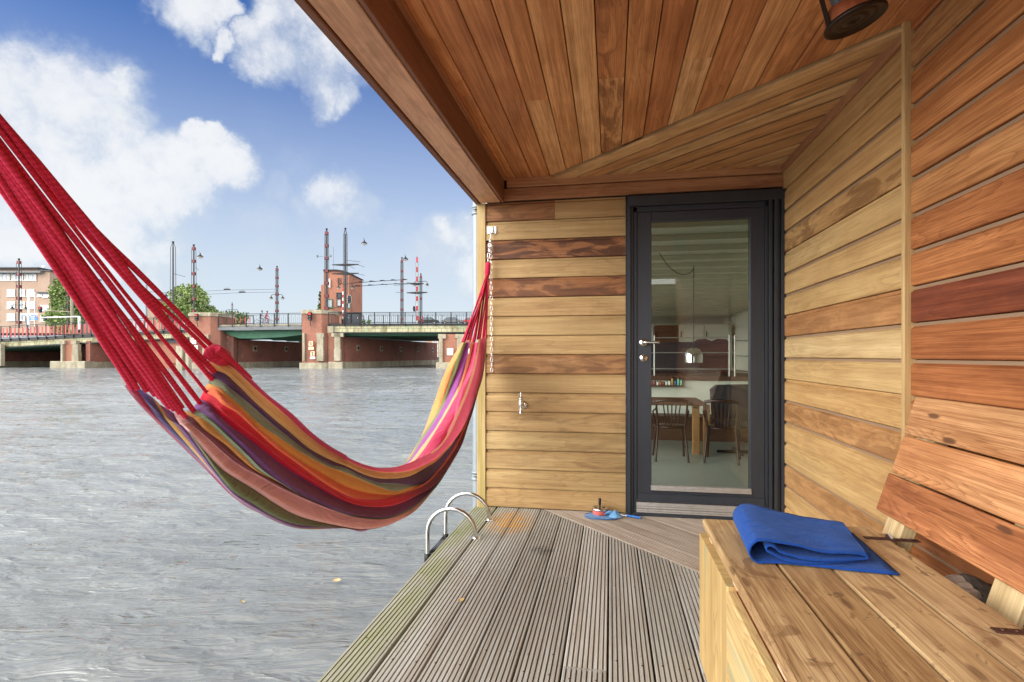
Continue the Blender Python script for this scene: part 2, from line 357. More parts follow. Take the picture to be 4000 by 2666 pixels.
def glassf(t, p, o):
    lw = t.n('ShaderNodeLayerWeight'); lw.inputs[0].default_value = .5; fr = t.m('ADD', t.m('MULTIPLY', t.m('POWER', lw.outputs['Facing'], 5), .9), .042); tr = t.n('ShaderNodeBsdfTransparent'); tr.inputs[0].default_value = (.86, .91, .87, 1)
    gl = t.n('ShaderNodeBsdfGlossy'); gl.inputs['Roughness'].default_value = .0; gl.inputs['Color'].default_value = (1, 1, 1, 1)
    mx = t.n('ShaderNodeMixShader'); t.put(mx.inputs[0], fr)
    t.l.new(tr.outputs[0], mx.inputs[1]); t.l.new(gl.outputs[0], mx.inputs[2]); t.l.new(mx.outputs[0], o.inputs[0])
M['glass'] = mat('window_glass', glassf)
def ropef(t, p, o):
    uv = t.n('ShaderNodeUVMap').outputs[0]; x, y, _ = t.xyz(uv)[:3]
    sw = t.m('SINE', t.m('ADD', t.m('MULTIPLY', x, 760), t.m('MULTIPLY', y, 182)))
    sw2 = t.m('SINE', t.m('SUBTRACT', t.m('MULTIPLY', x, 430), t.m('MULTIPLY', y, 182)))
    fz = t.noise(t.scl(uv, (90, 900, 1)), 1, 3, .7); h = t.m('ADD', t.m('MULTIPLY', sw, .16), t.m('MULTIPLY', fz, .7))
    n = t.noise(t.n('ShaderNodeTexCoord').outputs['Object'], 60, 3, .6)
    c = t.mix(t.mr(t.m('ADD', h, t.m('MULTIPLY', n, .4)), -.1, 1.1), (.36, .010, .03), (.66, .04, .10))
    setp(t, p, c, .9, 0, t.bump(h, .3, .002), .15, Sheen_Weight=.35, Sheen_Roughness=.4, Sheen_Tint=(1, .45, .55, 1))
M['rope'] = mat('crimson_cotton_cord', ropef)
STR = [(.50,.05,.12),(.58,.33,.12),(.085,.035,.095),(.19,.23,.15),(.62,.30,.07),(.84,.22,.09),(.58,.02,.04),(.20,.085,.25),(.20,.26,.15),(.58,.29,.08),(.20,.06,.08),(.86,.53,.50),(.16,.21,.10),(.22,.11,.30),(.60,.36,.10),(.12,.10,.26),(.36,.03,.07)]
STR_FAR = [(.88,.36,.12),(.24,.27,.10),(.36,.09,.34),(.88,.45,.20),(.72,.05,.14),(.50,.22,.52),(.85,.16,.24)]
def fabricf(t, p, o):
    uv = t.n('ShaderNodeUVMap').outputs[0]; at = t.n('ShaderNodeAttribute', attribute_name='tone').outputs[0]
    x, y, _ = t.xyz(uv)[:3]
    weave = t.m('ADD', t.m('SINE', t.m('MULTIPLY', x, 2600)), t.m('SINE', t.m('MULTIPLY', y, 2600)))
    n = t.noise(t.scl(uv, (60, 500, 1)), 1, 4, .6); n2 = t.noise(uv, 14, 4, .6); n3 = t.noise(t.scl(uv, (140, 300, 1)), 1, 2, .5)
    c = t.mix(1.0, at, t.mix(n, (.80,.80,.80), (1.18,1.18,1.18)), 'MULTIPLY')
    c = t.mix(t.m('MULTIPLY', t.mr(n2, .4, .75), .25), c, t.mix(1.0, c, (1.35, 1.3, 1.35), 'MULTIPLY'))
    c = t.mix(t.m('MULTIPLY', t.mr(n3, .66, .74), .45), c, (.55, .05, .10))
    wr = t.noise(t.scl(uv, (7, 55, 1)), 1, 4, .55, .8)
    wr2 = t.noise(t.scl(uv, (5, 20, 1)), 1, 3, .5, .3)
    cr_ = t.noise(t.scl(uv, (1.5, 120, 1)), 1, 3, .6, .6); hh = t.m('ADD', t.m('ADD', t.m('MULTIPLY', cr_, .35), t.m('MULTIPLY', weave, .008)), t.m('ADD', wr, t.m('MULTIPLY', wr2, .35)))
    setp(t, p, c, .9, 0, t.bump(hh, .9, .012), .12, Sheen_Weight=.25, Sheen_Roughness=.5)
    tl = t.n('ShaderNodeBsdfTranslucent'); t.put(tl.inputs[0], c); mx = t.n('ShaderNodeMixShader'); mx.inputs[0].default_value = .28
    t.l.new(p.outputs[0], mx.inputs[1]); t.l.new(tl.outputs[0], mx.inputs[2]); t.l.new(mx.outputs[0], o.inputs[0])
M['fabric'] = mat('striped_cotton', fabricf)
def fleece(t, p, o):
    g = t.n('ShaderNodeTexCoord').outputs['Object']; n = t.noise(g, 200, 3, .7); n2 = t.noise(t.scl(g, (14, 24, 20)), 1, 5, .62, .5)
    c = t.mix(t.m('ADD', t.m('MULTIPLY', n, .5), t.m('MULTIPLY', n2, .5)), (.006, .035, .20), (.014, .08, .38))
    hh = t.m('ADD', t.m('MULTIPLY', n, .3), t.m('MULTIPLY', n2, 1.0))
    setp(t, p, c, .95, 0, t.bump(hh, .8, .014), .1, Sheen_Weight=.25, Sheen_Roughness=.5, Sheen_Tint=(.3, .5, 1, 1))
M['fleece'] = mat('blue_fleece', fleece)
def brickm(name, c1, c2, mort, sc=1.0, stain=.4):
    def f(t, p, o):
        uv = t.n('ShaderNodeUVMap').outputs[0]; g = t.n('ShaderNodeTexCoord').outputs['Object']
        b = t.n('ShaderNodeTexBrick'); t.put(b.inputs['Vector'], uv)
        b.inputs['Scale'].default_value = sc; b.inputs['Brick Width'].default_value = .22; b.inputs['Row Height'].default_value = .065
        b.inputs['Mortar Size'].default_value = .008; t.put(b.inputs['Color1'], c1); t.put(b.inputs['Color2'], c2); t.put(b.inputs['Mortar'], mort)
        n = t.noise(t.scl(g, (.5, .5, .35)), 1, 6, .62); n2 = t.noise(g, 3, 5, .7)
        c = t.mix(t.m('MULTIPLY', t.mr(n, .45, .7), stain), b.outputs[0], (.08, .06, .05))
        c = t.mix(t.m('MULTIPLY', t.mr(n2, .60, .75), .45), c, (.50, .42, .38))
        setp(t, p, c, .85, 0, t.bump(b.outputs['Fac'], .3, .01), .2)
    return mat(name, f)
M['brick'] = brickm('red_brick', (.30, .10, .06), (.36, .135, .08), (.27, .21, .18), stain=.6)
M['brick_dark'] = brickm('shaded_brick', (.25, .08, .055), (.30, .10, .065), (.20, .15, .13), stain=.6)  # darker copy of the red brick, shade under the spans put into its colour
M['brick_tan'] = brickm('tan_brick', (.36, .24, .17), (.40, .27, .19), (.40, .34, .29), stain=.1)
M['brick_orange'] = brickm('orange_brick', (.34, .12, .07), (.39, .15, .085), (.30, .22, .18), stain=.25)
def stonef(t, p, o):
    g = t.n('ShaderNodeTexCoord').outputs['Object']; n = t.noise(t.scl(g, (1.2, 1.2, .5)), 1, 6, .65); n2 = t.noise(g, 6, 5, .7)
    c = t.mix(t.mr(n, .35, .65), (.40, .36, .27), (.26, .23, .16)); c = t.mix(t.m('MULTIPLY', t.mr(n2, .5, .7), .6), c, (.14, .12, .08))
    setp(t, p, c, .85, 0, t.bump(n2, .4, .02), .2)
M['stone'] = mat('sandstone', stonef)
def stone2(t, p, o):
    uv = t.n('ShaderNodeUVMap').outputs[0]; g = t.n('ShaderNodeTexCoord').outputs['Object']
    b = t.n('ShaderNodeTexBrick'); t.put(b.inputs['Vector'], uv); b.inputs['Brick Width'].default_value = .6; b.inputs['Row Height'].default_value = .4; b.inputs['Scale'].default_value = 1
    b.inputs['Mortar Size'].default_value = .02; t.put(b.inputs['Color1'], (.46, .43, .28)); t.put(b.inputs['Color2'], (.36, .36, .22)); t.put(b.inputs['Mortar'], (.12, .10, .06))
    n = t.noise(t.scl(g, (1.1, 1.1, .3)), 1, 6, .7); n2 = t.noise(g, .9, 4, .6)
    c = t.mix(t.m('MULTIPLY', t.mr(n, .45, .62), .7), b.outputs[0], (.13, .10, .05)); c = t.mix(t.m('MULTIPLY', t.mr(n2, .55, .7), .5), c, (.30, .42, .26))
    setp(t, p, c, .85, 0, None, .2)
M['fascia'] = mat('tiled_fascia', stone2)
M['iron'] = plain('black_iron', (.012, .013, .015), .5, .2)
M['white_paint'] = plain('white_paint', (.78, .78, .76), .5, 0, .06)
M['step_grey'] = plain('grey_plastic', (.22, .24, .26), .5)
M['cream'] = plain('cream_paint', (.62, .60, .50), .5, 0, .06)
M['mast_red'] = plain('mast_red', (.15, .016, .022), .5)
M['red_paint'] = plain('red_paint', (.42, .03, .035), .45, 0, .1)
M['green_paint'] = plain('green_girder', (.03, .13, .07), .6, 0, .3, 2)
M['greygirder'] = plain('grey_girder', (.16, .17, .18), .6, 0, .3, 3)
M['mast_grey'] = plain('mast_grey', (.035, .035, .04), .45, .3)
M['dark_glass'] = plain('dark_window', (.10, .13, .15), .15, 0, .2, 2)
M['pale_glass'] = plain('pale_window', (.38, .42, .45), .2, 0, .2, 1)
M['sign_blue'] = plain('blue_sign', (.03, .16, .42), .4)
M['sign_yellow'] = plain('sign_cream', (.74, .68, .40), .5)
M['slate'] = plain('slate_roof', (.05, .055, .065), .7)
M['turq'] = plain('turquoise_paint', (.16, .42, .36), .5)
M['asphalt'] = plain('asphalt', (.06, .06, .06), .9, 0, .2, 3)
M['lampglow'] = plain('lamp_globe', (.6, .58, .5), .3)
M['rust'] = plain('rusty_hinge', (.11, .05, .035), .65, .5, .3, 60, .4)
M['bark'] = plain('bark', (.13, .10, .08), .9, 0, .4, 30, .8)
M['barkpale'] = plain('split_wood', (.42, .30, .22), .9, 0, .4, 30, .8)
M['blueplastic'] = plain('blue_plastic', (.01, .14, .50), .35)
M['pinktin'] = plain('coral_tin', (.72, .14, .11), .4)
M['copper'] = plain('copper', (.62, .25, .13), .35, .7, .35, 25)
M['copper_black'] = plain('blackened_metal', (.035, .025, .022), .4, .6, .4, 30)
M['leafy'] = plain('yellow_leaf', (.52, .38, .16), .6)
M['fabricdark'] = plain('dark_upholstery', (.03, .028, .035), .9)
M['fabricred'] = plain('wine_upholstery', (.09, .02, .025), .9)
M['bentwood'] = plain('bentwood', (.035, .010, .006), .35)
M['oak'] = wood('oak_table', [(0, (.30,.15,.06)), (1, (.45,.25,.11))], ring=.3)
M['oakdark'] = wood('brown_table', [(0, (.09,.045,.03)), (1, (.14,.07,.045))], ring=.2)
M['floor_in'] = plain('grey_floor', (.28, .29, .26), .35, 0, .08, 2)
M['ceil_in'] = plain('cream_ceiling', (.66, .63, .48), .6, 0, .05)
M['wall_in'] = plain('interior_wall', (.62, .62, .54), .6, 0, .05)
M['skin'] = plain('skin', (.55, .34, .26), .6)
M['cloth_grey'] = plain('grey_cloth', (.22, .24, .28), .9)
M['cloth_red'] = plain('red_cloth', (.35, .05, .07), .9)
def leafm(name, a, b):
    def f(t, p, o):
        at = t.n('ShaderNodeAttribute', attribute_name='tone').outputs[0]; r = t.xyz(at)[0]
        setp(t, p, t.mix(r, a, b), .7, 0, None, .2)
    return mat(name, f)
M['leaf1'] = leafm('foliage_mid', (.10, .16, .045), (.30, .38, .14))
M['leaf2'] = leafm('foliage_dark', (.06, .12, .045), (.20, .28, .11))
def netf(t, p, o):
    uv = t.n('ShaderNodeTexCoord').outputs['Object']
    n = t.noise(uv, 30, 3, .5)
    setp(t, p, t.mix(n, (.10, .32, .66), (.22, .50, .82)), .6, 0)
    tr = t.n('ShaderNodeBsdfTransparent'); mx = t.n('ShaderNodeMixShader'); mx.inputs[0].default_value = .68
    t.l.new(tr.outputs[0], mx.inputs[1]); t.l.new(p.outputs[0], mx.inputs[2]); t.l.new(mx.outputs[0], o.inputs[0])
M['netting'] = mat('blue_netting', netf)
def emis(name, col, s):
    def f(t, p, o): setp(t, p, col, .4, Emission_Color=(*col, 1), Emission_Strength=s)
    return mat(name, f)
M['redlight'] = emis('red_signal_lamp', (.9, .03, .03), 1.2)
def waterf(t, p, o):
    g = t.n('ShaderNodeTexCoord').outputs['Object']
    r = t.n('ShaderNodeMapping'); t.put(r.inputs[0], g); r.inputs[2].default_value = (0, 0, -A-.12); v = r.outputs[0]
    a = t.noise(t.scl(v, (1.3, 3.6, 1)), 1, 3, .5, .6)
    b = t.noise(t.scl(v, (3.2, 12, 1), (3, 2, 0)), 1, 3, .5, .5)
    c = t.noise(t.scl(v, (.25, .6, 1)), 1, 3, .55); e = t.noise(t.scl(v, (11, 30, 1), (7, 2, 0)), 1, 2, .5)
    far = t.noise(t.scl(v, (.12, .3, 1)), 1, 2, .5)
    x_, y_, z_ = t.xyz(g)[:3]; ds_ = t.vm('LENGTH', g); amp = t.mr(ds_, 4, 35, .5, 1.3)
    h = t.m('ADD', t.m('MULTIPLY', a, .5), t.m('ADD', t.m('ADD', t.m('MULTIPLY', t.m('ABSOLUTE', t.m('SUBTRACT', b, .5)), -.62), t.m('MULTIPLY', e, .06)), t.m('MULTIPLY', c, .6)))
    d_ = t.noise(t.scl(v, (.55, 2.3, 1), (5, 9, 0)), 1, 3, .55, .4); h = t.m('ADD', h, t.m('MULTIPLY', d_, .9))
    h = t.m('MULTIPLY', h, amp)
    col = t.mix(t.mr(far, .3, .7), (.20, .212, .204), (.25, .262, .252))
    setp(t, p, col, t.mr(ds_, 6, 45, .03, .06), 0, t.bump(h, 1.0, .15), .5, IOR=1.5)
M['water'] = mat('canal_water', waterf)
# ================================================================== setting
YB = 3.746; XW = 1.0915; XL = -.93; ZC = 2.265; Y0 = -1.5
import numpy as np
def water():
    rs = np.random.RandomState(5); Zs = [.5]
    while Zs[-1] < 84: Zs.append(Zs[-1]+min(.20, max(.035, .0042*Zs[-1])))
    Zr = np.array(Zs); C = 400; f = np.linspace(0, 1, C)
    Sl = -(1.06*Zr+1.6); Sg = Sl[:, None]+(0.25-Sl)[:, None]*(1-(1-f)[None, :]); Zg = np.repeat(Zr[:, None], C, 1)
    X = Sg*CA-Zg*SA; Y = Sg*SA+Zg*CA; H = np.zeros_like(X)
    for i in range(80):
        lam = .16*(9**rs.rand()); th = math.pi/2+A+.10+rs.randn()*.36; k = 2*math.pi/lam; ph = rs.rand()*6.28
        u = k*(X*math.cos(th)+Y*math.sin(th))+ph; cell = np.clip(Zg*.0042, .035, .2)
        w_ = np.clip(lam/(cell*3.2)-.6, 0, 1)                       # drop waves the mesh cannot carry
        H += w_*.0036*lam**.95*(np.sin(u)+.30*np.cos(2*u))
    gust = .85+.30*np.sin(X*.21+Y*.13+1)*np.sin(Y*.17-X*.06)+.18*np.sin(X*.5-Y*.33)
    H *= gust
    edge = np.minimum(np.minimum(f, 1-f)[None, :]*14, 1)*np.clip((Zg-.5)/.6, 0, 1)*np.clip((84-Zg)/6, 0, 1)
    boat = np.clip((-.93-X)/.12, 0, 1); boat = np.where(Y > 17.5, 1, boat)
    H = -.35+H*edge*boat
    R = len(Zr); V = np.stack([X, Y, H], -1).reshape(-1, 3)
    a = (np.arange(R-1)[:, None]*C+np.arange(C-1)[None, :]).reshape(-1)
    F = np.stack([a, a+1, a+C+1, a+C], -1)
    base = len(V); out = np.array([(-900, -900, -.35), (900, -900, -.35), (900, 1400, -.35), (-900, 1400, -.35)])
    V = np.vstack([V, out]); c0, c1, c2, c3 = 0, C-1, R*C-1, (R-1)*C
    F = np.vstack([F, [[base, base+1, c1, c0], [base+1, base+2, c2, c1], [base+2, base+3, c3, c2], [base+3, base, c0, c3]]])
    me = bpy.data.meshes.new('water'); me.vertices.add(len(V)); me.vertices.foreach_set('co', V.astype('f').ravel())
    me.loops.add(F.size); me.loops.foreach_set('vertex_index', F.astype('i').ravel())
    me.polygons.add(len(F)); me.polygons.foreach_set('loop_start', np.arange(0, F.size, 4, dtype='i')); me.polygons.foreach_set('use_smooth', np.ones(len(F), dtype=bool))
    me.update(calc_edges=True); me.materials.append(M['water'])
    o = bpy.data.objects.new('water', me); S.collection.objects.link(o); tag(o, kind='structure')
water()
# the banks behind the bridge: one sheet of street level ground
g = MB(); a = pt(-4200, 1390, 140); b = pt(9000, 1390, 140); c = pt(30000, 1390, 900); d = pt(-26000, 1390, 900)
for p in (a, b, c, d): p.z = .6
e = [p.copy() for p in (a, b)]
for p in e: p.z = -1
g.face([a, b, c, d]); g.face([a, e[0], e[1], b])
o = g.build('quay_ground', M['asphalt'], fix=False); tag(o, kind='structure')

# ================================================================== houseboat
HB = thing('houseboat', 'cedar clad houseboat with a covered grooved deck and a dark glazed door', 'houseboat', (0, 0, 0))
Xa, Ya, Za = V3(1, 0, 0), V3(0, 1, 0), V3(0, 0, 1)
def strips(mb, o, U, V, N, prof, u0, u1, col, lip=-1):
    """extrude an open profile [(v, n)...] along U from u0(v) to u1(v); wood uv in metres"""
    ou, ov = rnd.random()*40, rnd.random()*40; acc = 0
    P = [(o+U*u0(v)+V*v+N*n_, o+U*u1(v)+V*v+N*n_, u0(v), u1(v)) for v, n_ in prof]
    for k in range(len(prof)-1):
        l = math.dist(prof[k], prof[k+1]); A_, B_ = P[k], P[k+1]
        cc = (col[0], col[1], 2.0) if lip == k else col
        q = [A_[0], A_[1], B_[1], B_[0]]; uv = [(ou+A_[2], ov+acc), (ou+A_[3], ov+acc), (ou+B_[3], ov+acc+l), (ou+B_[2], ov+acc+l)]
        if (q[1]-q[0]).cross(q[3]-q[0]).dot(N) < 0 and abs((q[1]-q[0]).cross(q[3]-q[0]).normalized().dot(N)) > .3: q = q[::-1]; uv = uv[::-1]
        mb.face(q, uv, cc); acc += l
    for e, r in ((0, 0), (1, 1)):                                  # end grain
        mb.face([P[k][e] for k in range(len(P))]+[P[-1][e]-N*prof[-1][1], P[0][e]-N*prof[0][1]], None, col)
def siding_prof(p):                                                 # channel siding
    return [(0, -.004), (0, .014), (.0015, .0165), (.005, .018), (p-.024, .018), (p-.0150, .007), (p-.0034, .007), (p-.0034, -.010), (p, -.010), (p, -.004)]
K = lambda c: (lambda v: c)
# back wall, left of the door: rows from the bottom; (tone, stain) per board, split boards as two
PB = .1315
rows = {0: [(.62, 0)], 1: [(.72, 0)], 2: [(.66, .25)], 3: [(.78, .2)], 4: [(.6, .35)], 5: [(.55, .2)], 6: [(.38, 0), (.70, 0)], 7: [(.66, 0)], 8: [(.32, .55)],
        9: [(.62, 0)], 10: [(.72, 0)], 11: [(.58, .2)], 12: [(.12, .75)], 13: [(.66, .1)], 14: [(.10, 1.0)], 15: [(.68, 0)], 16: [(.18, .5), (.64, 0)]}
mb = MB(); o = V3(0, YB, .006)
for k in range(16):
    r = rows[k+1] if k > 5 else rows[k]
    if k == 15: r = rows[16]
    xs = [-.852, -.372, .098] if len(r) == 2 else [-.852, .098]
    for j, (tn, st) in enumerate(r):
        strips(mb, o+Za*(PB*k), Xa, Za, -Ya, siding_prof(PB), K(xs[j]), K(xs[j+1]-(.0012 if j < len(r)-1 else 0)), (tn, rnd.random(), st), -1)
mb.build('back_wall', M['wall_tan'], HB, fix=False)
# side wall: honey coloured far section, red near section
mb = MB(); mr_ = MB(); PS = .1322; o = V3(XW, 0, -.0196)
far_t = [(.55,.2),(.7,0),(.4,.4),(.75,0),(.62,.2),(.35,.6),(.6,0),(.8,0),(.9,0),(.25,.35),(.75,0),(.68,0),(.8,0),(.55,.75),(.55,0),(.5,.1),(.6,0)]
near_t = [(.5,.2),(.4,.3),(.6,0),(.5,.3),(.4,.2),(.5,.3),(.45,.1),(.42,.2),(.40,.1),(.04,.5),(.55,0),(.50,.0),(.72,0),(.62,.2),(.6,0),(.62,0),(.9,.4)]
far_t.append((.5, 0)); near_t.append((.4, 0))
for k in range(18):
    tn, st = far_t[k]; strips(mb, o+Za*(PS*k), Ya, Za, -Xa, siding_prof(PS), K(2.244), K(YB-.002), (tn, rnd.random(), st), 5 if k % 3 else -1)
    tn, st = near_t[k]; strips(mr_, o+Za*(PS*k), Ya, Za, -Xa, siding_prof(PS), K(-2.1), K(2.222), (tn, rnd.random(), st), 5)
mb.build('side_wall', M['wall_side'], HB, fix=False); mr_.build('red_side_wall', M['wall_red'], HB, fix=False)['label'] = 'reddish cedar boards of the nearer side wall'
mb = MB(); mb.plank((XW+.012, 2.223, -.02), Za, Ya, -Xa, ZC+.04, .021, .052, .002, (.5, .3, 0)); mb.build('wall_batten', M['batten'], HB)
# wall cores and outer faces
mb = MB(); mb.box((XW+.012, -2.2, -.3), (XW+.16, YB+.2, 2.62)); mb.build('wall_core', M['darkwood'], HB)
mb = MB()
for k in range(17): strips(mb, V3(.50, -2.1, .006+PB*k), Xa, Za, Ya, siding_prof(PB), K(0), K(.59), (rnd.random(), rnd.random(), .2))
mb.box((.50, -2.2, -.3), (XW+.01, -2.112, 2.26)); mb.build('added_end_wall', M['wall_red'], HB, fix=False)  # unseen wall, added to block sky reflections in the door glass
mb = MB(); mb.box((-.85, YB+.012, -.3), (.098, YB+.12, 2.3)); mb.box((.098, YB+.012, 2.10), (1.09, YB+.12, 2.3)); mb.build('wall_core', M['darkwood'], HB)
# corner post
mb = MB(); mb.plank((-.913, YB-.028, -.01), Za, Xa, Ya, 2.114, .061, .15, .003, (.5, .2, 0)); mb.build('corner_post', M['post_green'], HB)
# frieze board and ceiling trims
mb = MB(); mb.plank((-.852, YB-.026, 2.116), Xa, Za, Ya, 1.94, .082, .024, .003, (.15, .4, .3))
mb.plank((-.70, YB-.040, 2.203), Xa, Za, Ya, 1.79, .064, .038, .003, (.35, .7, 0)); mb.build('frieze_board', M['trim'], HB)
mb = MB(); mb.plank((XW-.034, 2.245, 2.205), Ya, Za, Xa, YB-.042-2.245, .060, .018, .002, (.1, .1, 0)); mb.build('trim_board', M['trim'], HB)
# ceiling, boards along Y up to the diagonal
DX0, DY0, DX1, DY1 = -.40, 3.722, 1.085, 2.205
dv = V3(DX1-DX0, DY1-DY0, 0).normalized(); dn = V3(-dv.y, dv.x, 0)      # dn points into the far corner
if dn.dot(V3(1, 1, 0)) < 0: dn = -dn
def ydiag(x): return DY0+(x-DX0)*(DY1-DY0)/(DX1-DX0)
def gprof(p): return [(.0018, -.014), (.0018, .0), (.0035, .0045), (p-.0035, .0045), (p-.0018, 0), (p-.0018, -.014)]
mb = MB(); PC = .1165; tones = [.45,.3,.3,.35,.5,.65,.35,.45,.25,.6,.35,.55,.42,.3,.45,.28,.7,.25,.3]
k0 = -7
splits = {-1: 2.45, 0: 3.35, 2: 2.35, -4: 2.6}
for k in range(k0, 9):
    xa = .0619+PC*k; xb = xa+PC
    if xb < -.73: continue
    e = lambda v, xa=xa: min(YB-.04, ydiag(xa+v)-.0035)
    tn = min(1, tones[(k-k0) % len(tones)]*1.15+.10); st = rnd.choice([0, 0, .4, .7]); o = V3(xa, 0, ZC+.0045)
    cuts = [Y0]+([splits[k]] if k in splits else [])
    for j, c0 in enumerate(cuts):
        u1 = e if j == len(cuts)-1 else K(cuts[j+1]-.001)
        strips(mb, o, Ya, Xa, -Za, gprof(PC), K(c0), u1, (min(1, max(0, tn+(j*.3 if j else 0))), rnd.random(), st))
mb.build('ceiling', M['ceil'], HB, fix=False)
# far triangle of the ceiling, boards parallel to the diagonal
mb = MB(); o0 = V3(DX0, DY0, ZC-.004)
PD = .132
for k in range(12):
    o = o0+dn*(PD*k)
    def u0(v, k=k): q = PD*k+v; return (YB-.041-(DY0+dn.y*q))/dv.y if dv.y else 0
    def u1(v, k=k): q = PD*k+v; return (XW-.034-(DX0+dn.x*q))/dv.x
    if u1(0) <= u0(0): break
    u0c = lambda v, a=u0, b=u1: min(a(v), b(v))
    T_ = .006 if k == 0 else 0; prof = [(0, -.0178), (.012, -.018), (.011, .006), (0, .008), (0, .012+T_), (.002, .014+T_), (PD-.030, .014+T_), (PD-.024, .006), (PD-.011, .006), (PD-.009, -.018), (PD, -.018)]
    strips(mb, o, dv, dn, -Za, prof, u0c, u1, (rnd.uniform(.3, .95), rnd.random(), rnd.choice([0, .3])), 7)
mb.build('diagonal_ceiling', M['ceil_tan'], HB, fix=False)
mb = MB(); mb.box((-.90, Y0, ZC+.022), (XW+.1, YB+.2, ZC+.32)); mb.build('roof', M['darkwood'], HB)
# edge beam
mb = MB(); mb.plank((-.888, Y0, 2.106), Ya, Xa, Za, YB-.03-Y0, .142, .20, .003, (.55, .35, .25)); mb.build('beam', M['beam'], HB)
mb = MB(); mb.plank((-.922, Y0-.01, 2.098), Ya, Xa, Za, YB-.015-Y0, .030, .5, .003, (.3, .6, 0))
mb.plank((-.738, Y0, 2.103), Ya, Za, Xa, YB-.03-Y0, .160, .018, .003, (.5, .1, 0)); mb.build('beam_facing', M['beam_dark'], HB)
mb = MB(); mb.plank((-.7195, Y0, ZC-.018), Ya, Xa, Za, YB-.05-Y0, .026, .02, .002, (.1, .1, 0)); mb.build('ceiling_batten', M['trim'], HB)
# deck
def deckprof(p, ng=7):
    w_ = p-.008; pr = [(0, -.02), (0, -.002), (.002, 0)]; gw = .0056; first = .012; step = (w_-2*first)/(ng)
    for i in range(ng+1):
        c = first+step*i; pr += [(c-gw/2, 0), (c-gw/2+.0004, -.014), (c+gw/2-.0004, -.014), (c+gw/2, 0)]
    return pr+[(w_-.002, 0), (w_, -.002), (w_, -.02)]
mb = MB(); PK = .1525
EX0, EY0 = -.448, 3.742; EX1, EY1 = .427, 2.784
ev = V3(EX1-EX0, EY1-EY0, 0).normalized(); en = V3(-ev.y, ev.x, 0)
if en.dot(V3(1, 1, 0)) < 0: en = -en
def yd(x): return EY0+(x-EX0)*(EY1-EY0)/(EX1-EX0)
dsp = {-4: 2.64, -2: 2.62, -1: 1.86, 1: 1.2, -5: 1.1, 2: 1.9}
for k in range(-6, 8):
    xa = -.009+PK*k+.0035
    if k == -6: xa = -.93; 
    wdt = PK if k > -6 else .1565
    e = lambda v, xa=xa: min(YB-.004, yd(xa+v)-.006)
    cuts = [-2.2]+([dsp[k]] if k in dsp else [])
    for j, c0 in enumerate(cuts):
        u1 = e if j == len(cuts)-1 else K(cuts[j+1]-.002)
        strips(mb, V3(xa, 0, 0), Ya, Xa, Za, deckprof(wdt), K(c0), u1, (rnd.uniform(.25, .85), rnd.random(), 0))
mb.build('deck', M['deck'], HB, fix=False)
mb = MB(); P2 = .150
for k in range(12):
    o = V3(EX0, EY0, .0015)+en*(P2*k)
    def u0(v, k=k): q = P2*k+v; return (YB-.006-(EY0+en.y*q))/ev.y
    def u1(v, k=k): q = P2*k+v; return (XW-.012-(EX0+en.x*q))/ev.x
    if u1(P2) < u0(P2)+.01: break
    strips(mb, o, ev, en, Za, deckprof(P2+.003), u0, u1, (rnd.uniform(.2, .9), rnd.random(), 0))
mb.build('diagonal_deck', M['deck_diag'], HB, fix=False)
mb = MB(); mb.box((-.92, -2.2, -.075), (XW, YB, -.030)); mb.build('deck_joists', M['darkwood'], HB)
mb = MB(); mb.box((-.90, -2.2, -.8), (3.2, 17, -.42)); mb.box((-.915, -2.2, -.42), (XW, YB+.1, -.078)); mb.build('hull', M['hull'], HB)
sc_n = 0
for k in range(-6, 6):
    for yy in (1.35, 1.80, 1.92, 2.55, 2.72, 3.15):
        for dx in (.03, .115):
            x = -.009+PK*k+dx
            if yy < yd(x)-.05 and yy < YB-.05 and (k+int(yy*10)) % 3 and k < 3: mb = MB(); mb.lathe([(0, .0012), (.0035, .0012), (.0035, -.001)], (x, yy+rnd.uniform(-.01, .01), 0), 8); mb.build('deck_screw', M['rust'], HB)
# ---------------------------------------------------------------- door
DF = MB()
for x0, x1, d in ((.1005, .1065, -.03), (.109, .129, -.052), (.131, .146, -.034), (.148, .171, -.020)): DF.box((x0, YB+d, 0.004), (x1, YB+.05, 2.085))
for x0, x1, d in ((.969, .984, -.020), (.987, 1.000, -.046), (1.003, 1.012, -.03), (1.016, 1.036, -.050), (1.040, 1.052, -.034), (1.056, 1.076, -.052)): DF.box((x0, YB+d, 0.004), (x1, YB+.05, 2.06))
DF.box((.109, YB-.056, 2.032), (1.0762, YB+.05, 2.098), .003); DF.box((.131, YB-.02, 1.998), (1.07, YB+.05, 2.031))
DF.box((.148, YB-.058, .002), (1.056, YB+.05, .022))
fr = DF.build('door_frame', M['anth'], HB)
mb = MB(); mb.box((.099, YB-.031, .0), (.1005, YB, 2.1)); mb.box((1.0765, YB-.03, 0), (1.0815, YB, 2.1)); mb.box((.132, YB-.012, .02), (.147, YB+.06, 2.0)); mb.box((.9845, YB-.006, .02), (1.056, YB+.06, 2.0)); mb.build('door_seal', M['black'], HB)
LF = MB(); yl = YB-.012
LF.box((.172, yl, .095), (.266, yl+.055, 1.996), .002); LF.box((.879, yl, .095), (.967, yl+.055, 1.996), .002)
LF.box((.2665, yl, 1.934), (.8785, yl+.055, 1.996), .002); LF.box((.2665, yl, .095), (.8785, yl+.055, .165), .002)
LF.box((.176, yl-.014, .089), (.963, yl-.001, .143), .002)
door = LF.build('door', M['anth'], HB)
mb = MB(); mb.box((.266, yl+.018, .197), (.879, yl+.026, 1.934)); mb.build('pane', M['glass'], door)
mb = MB(); mb.box((.262, yl-.016, .166), (.884, yl+.016, .182)); mb.box((.262, yl-.010, .182), (.884, yl+.016, .198)); mb.build('glazing_sill', M['alu'], door)
mb = MB()
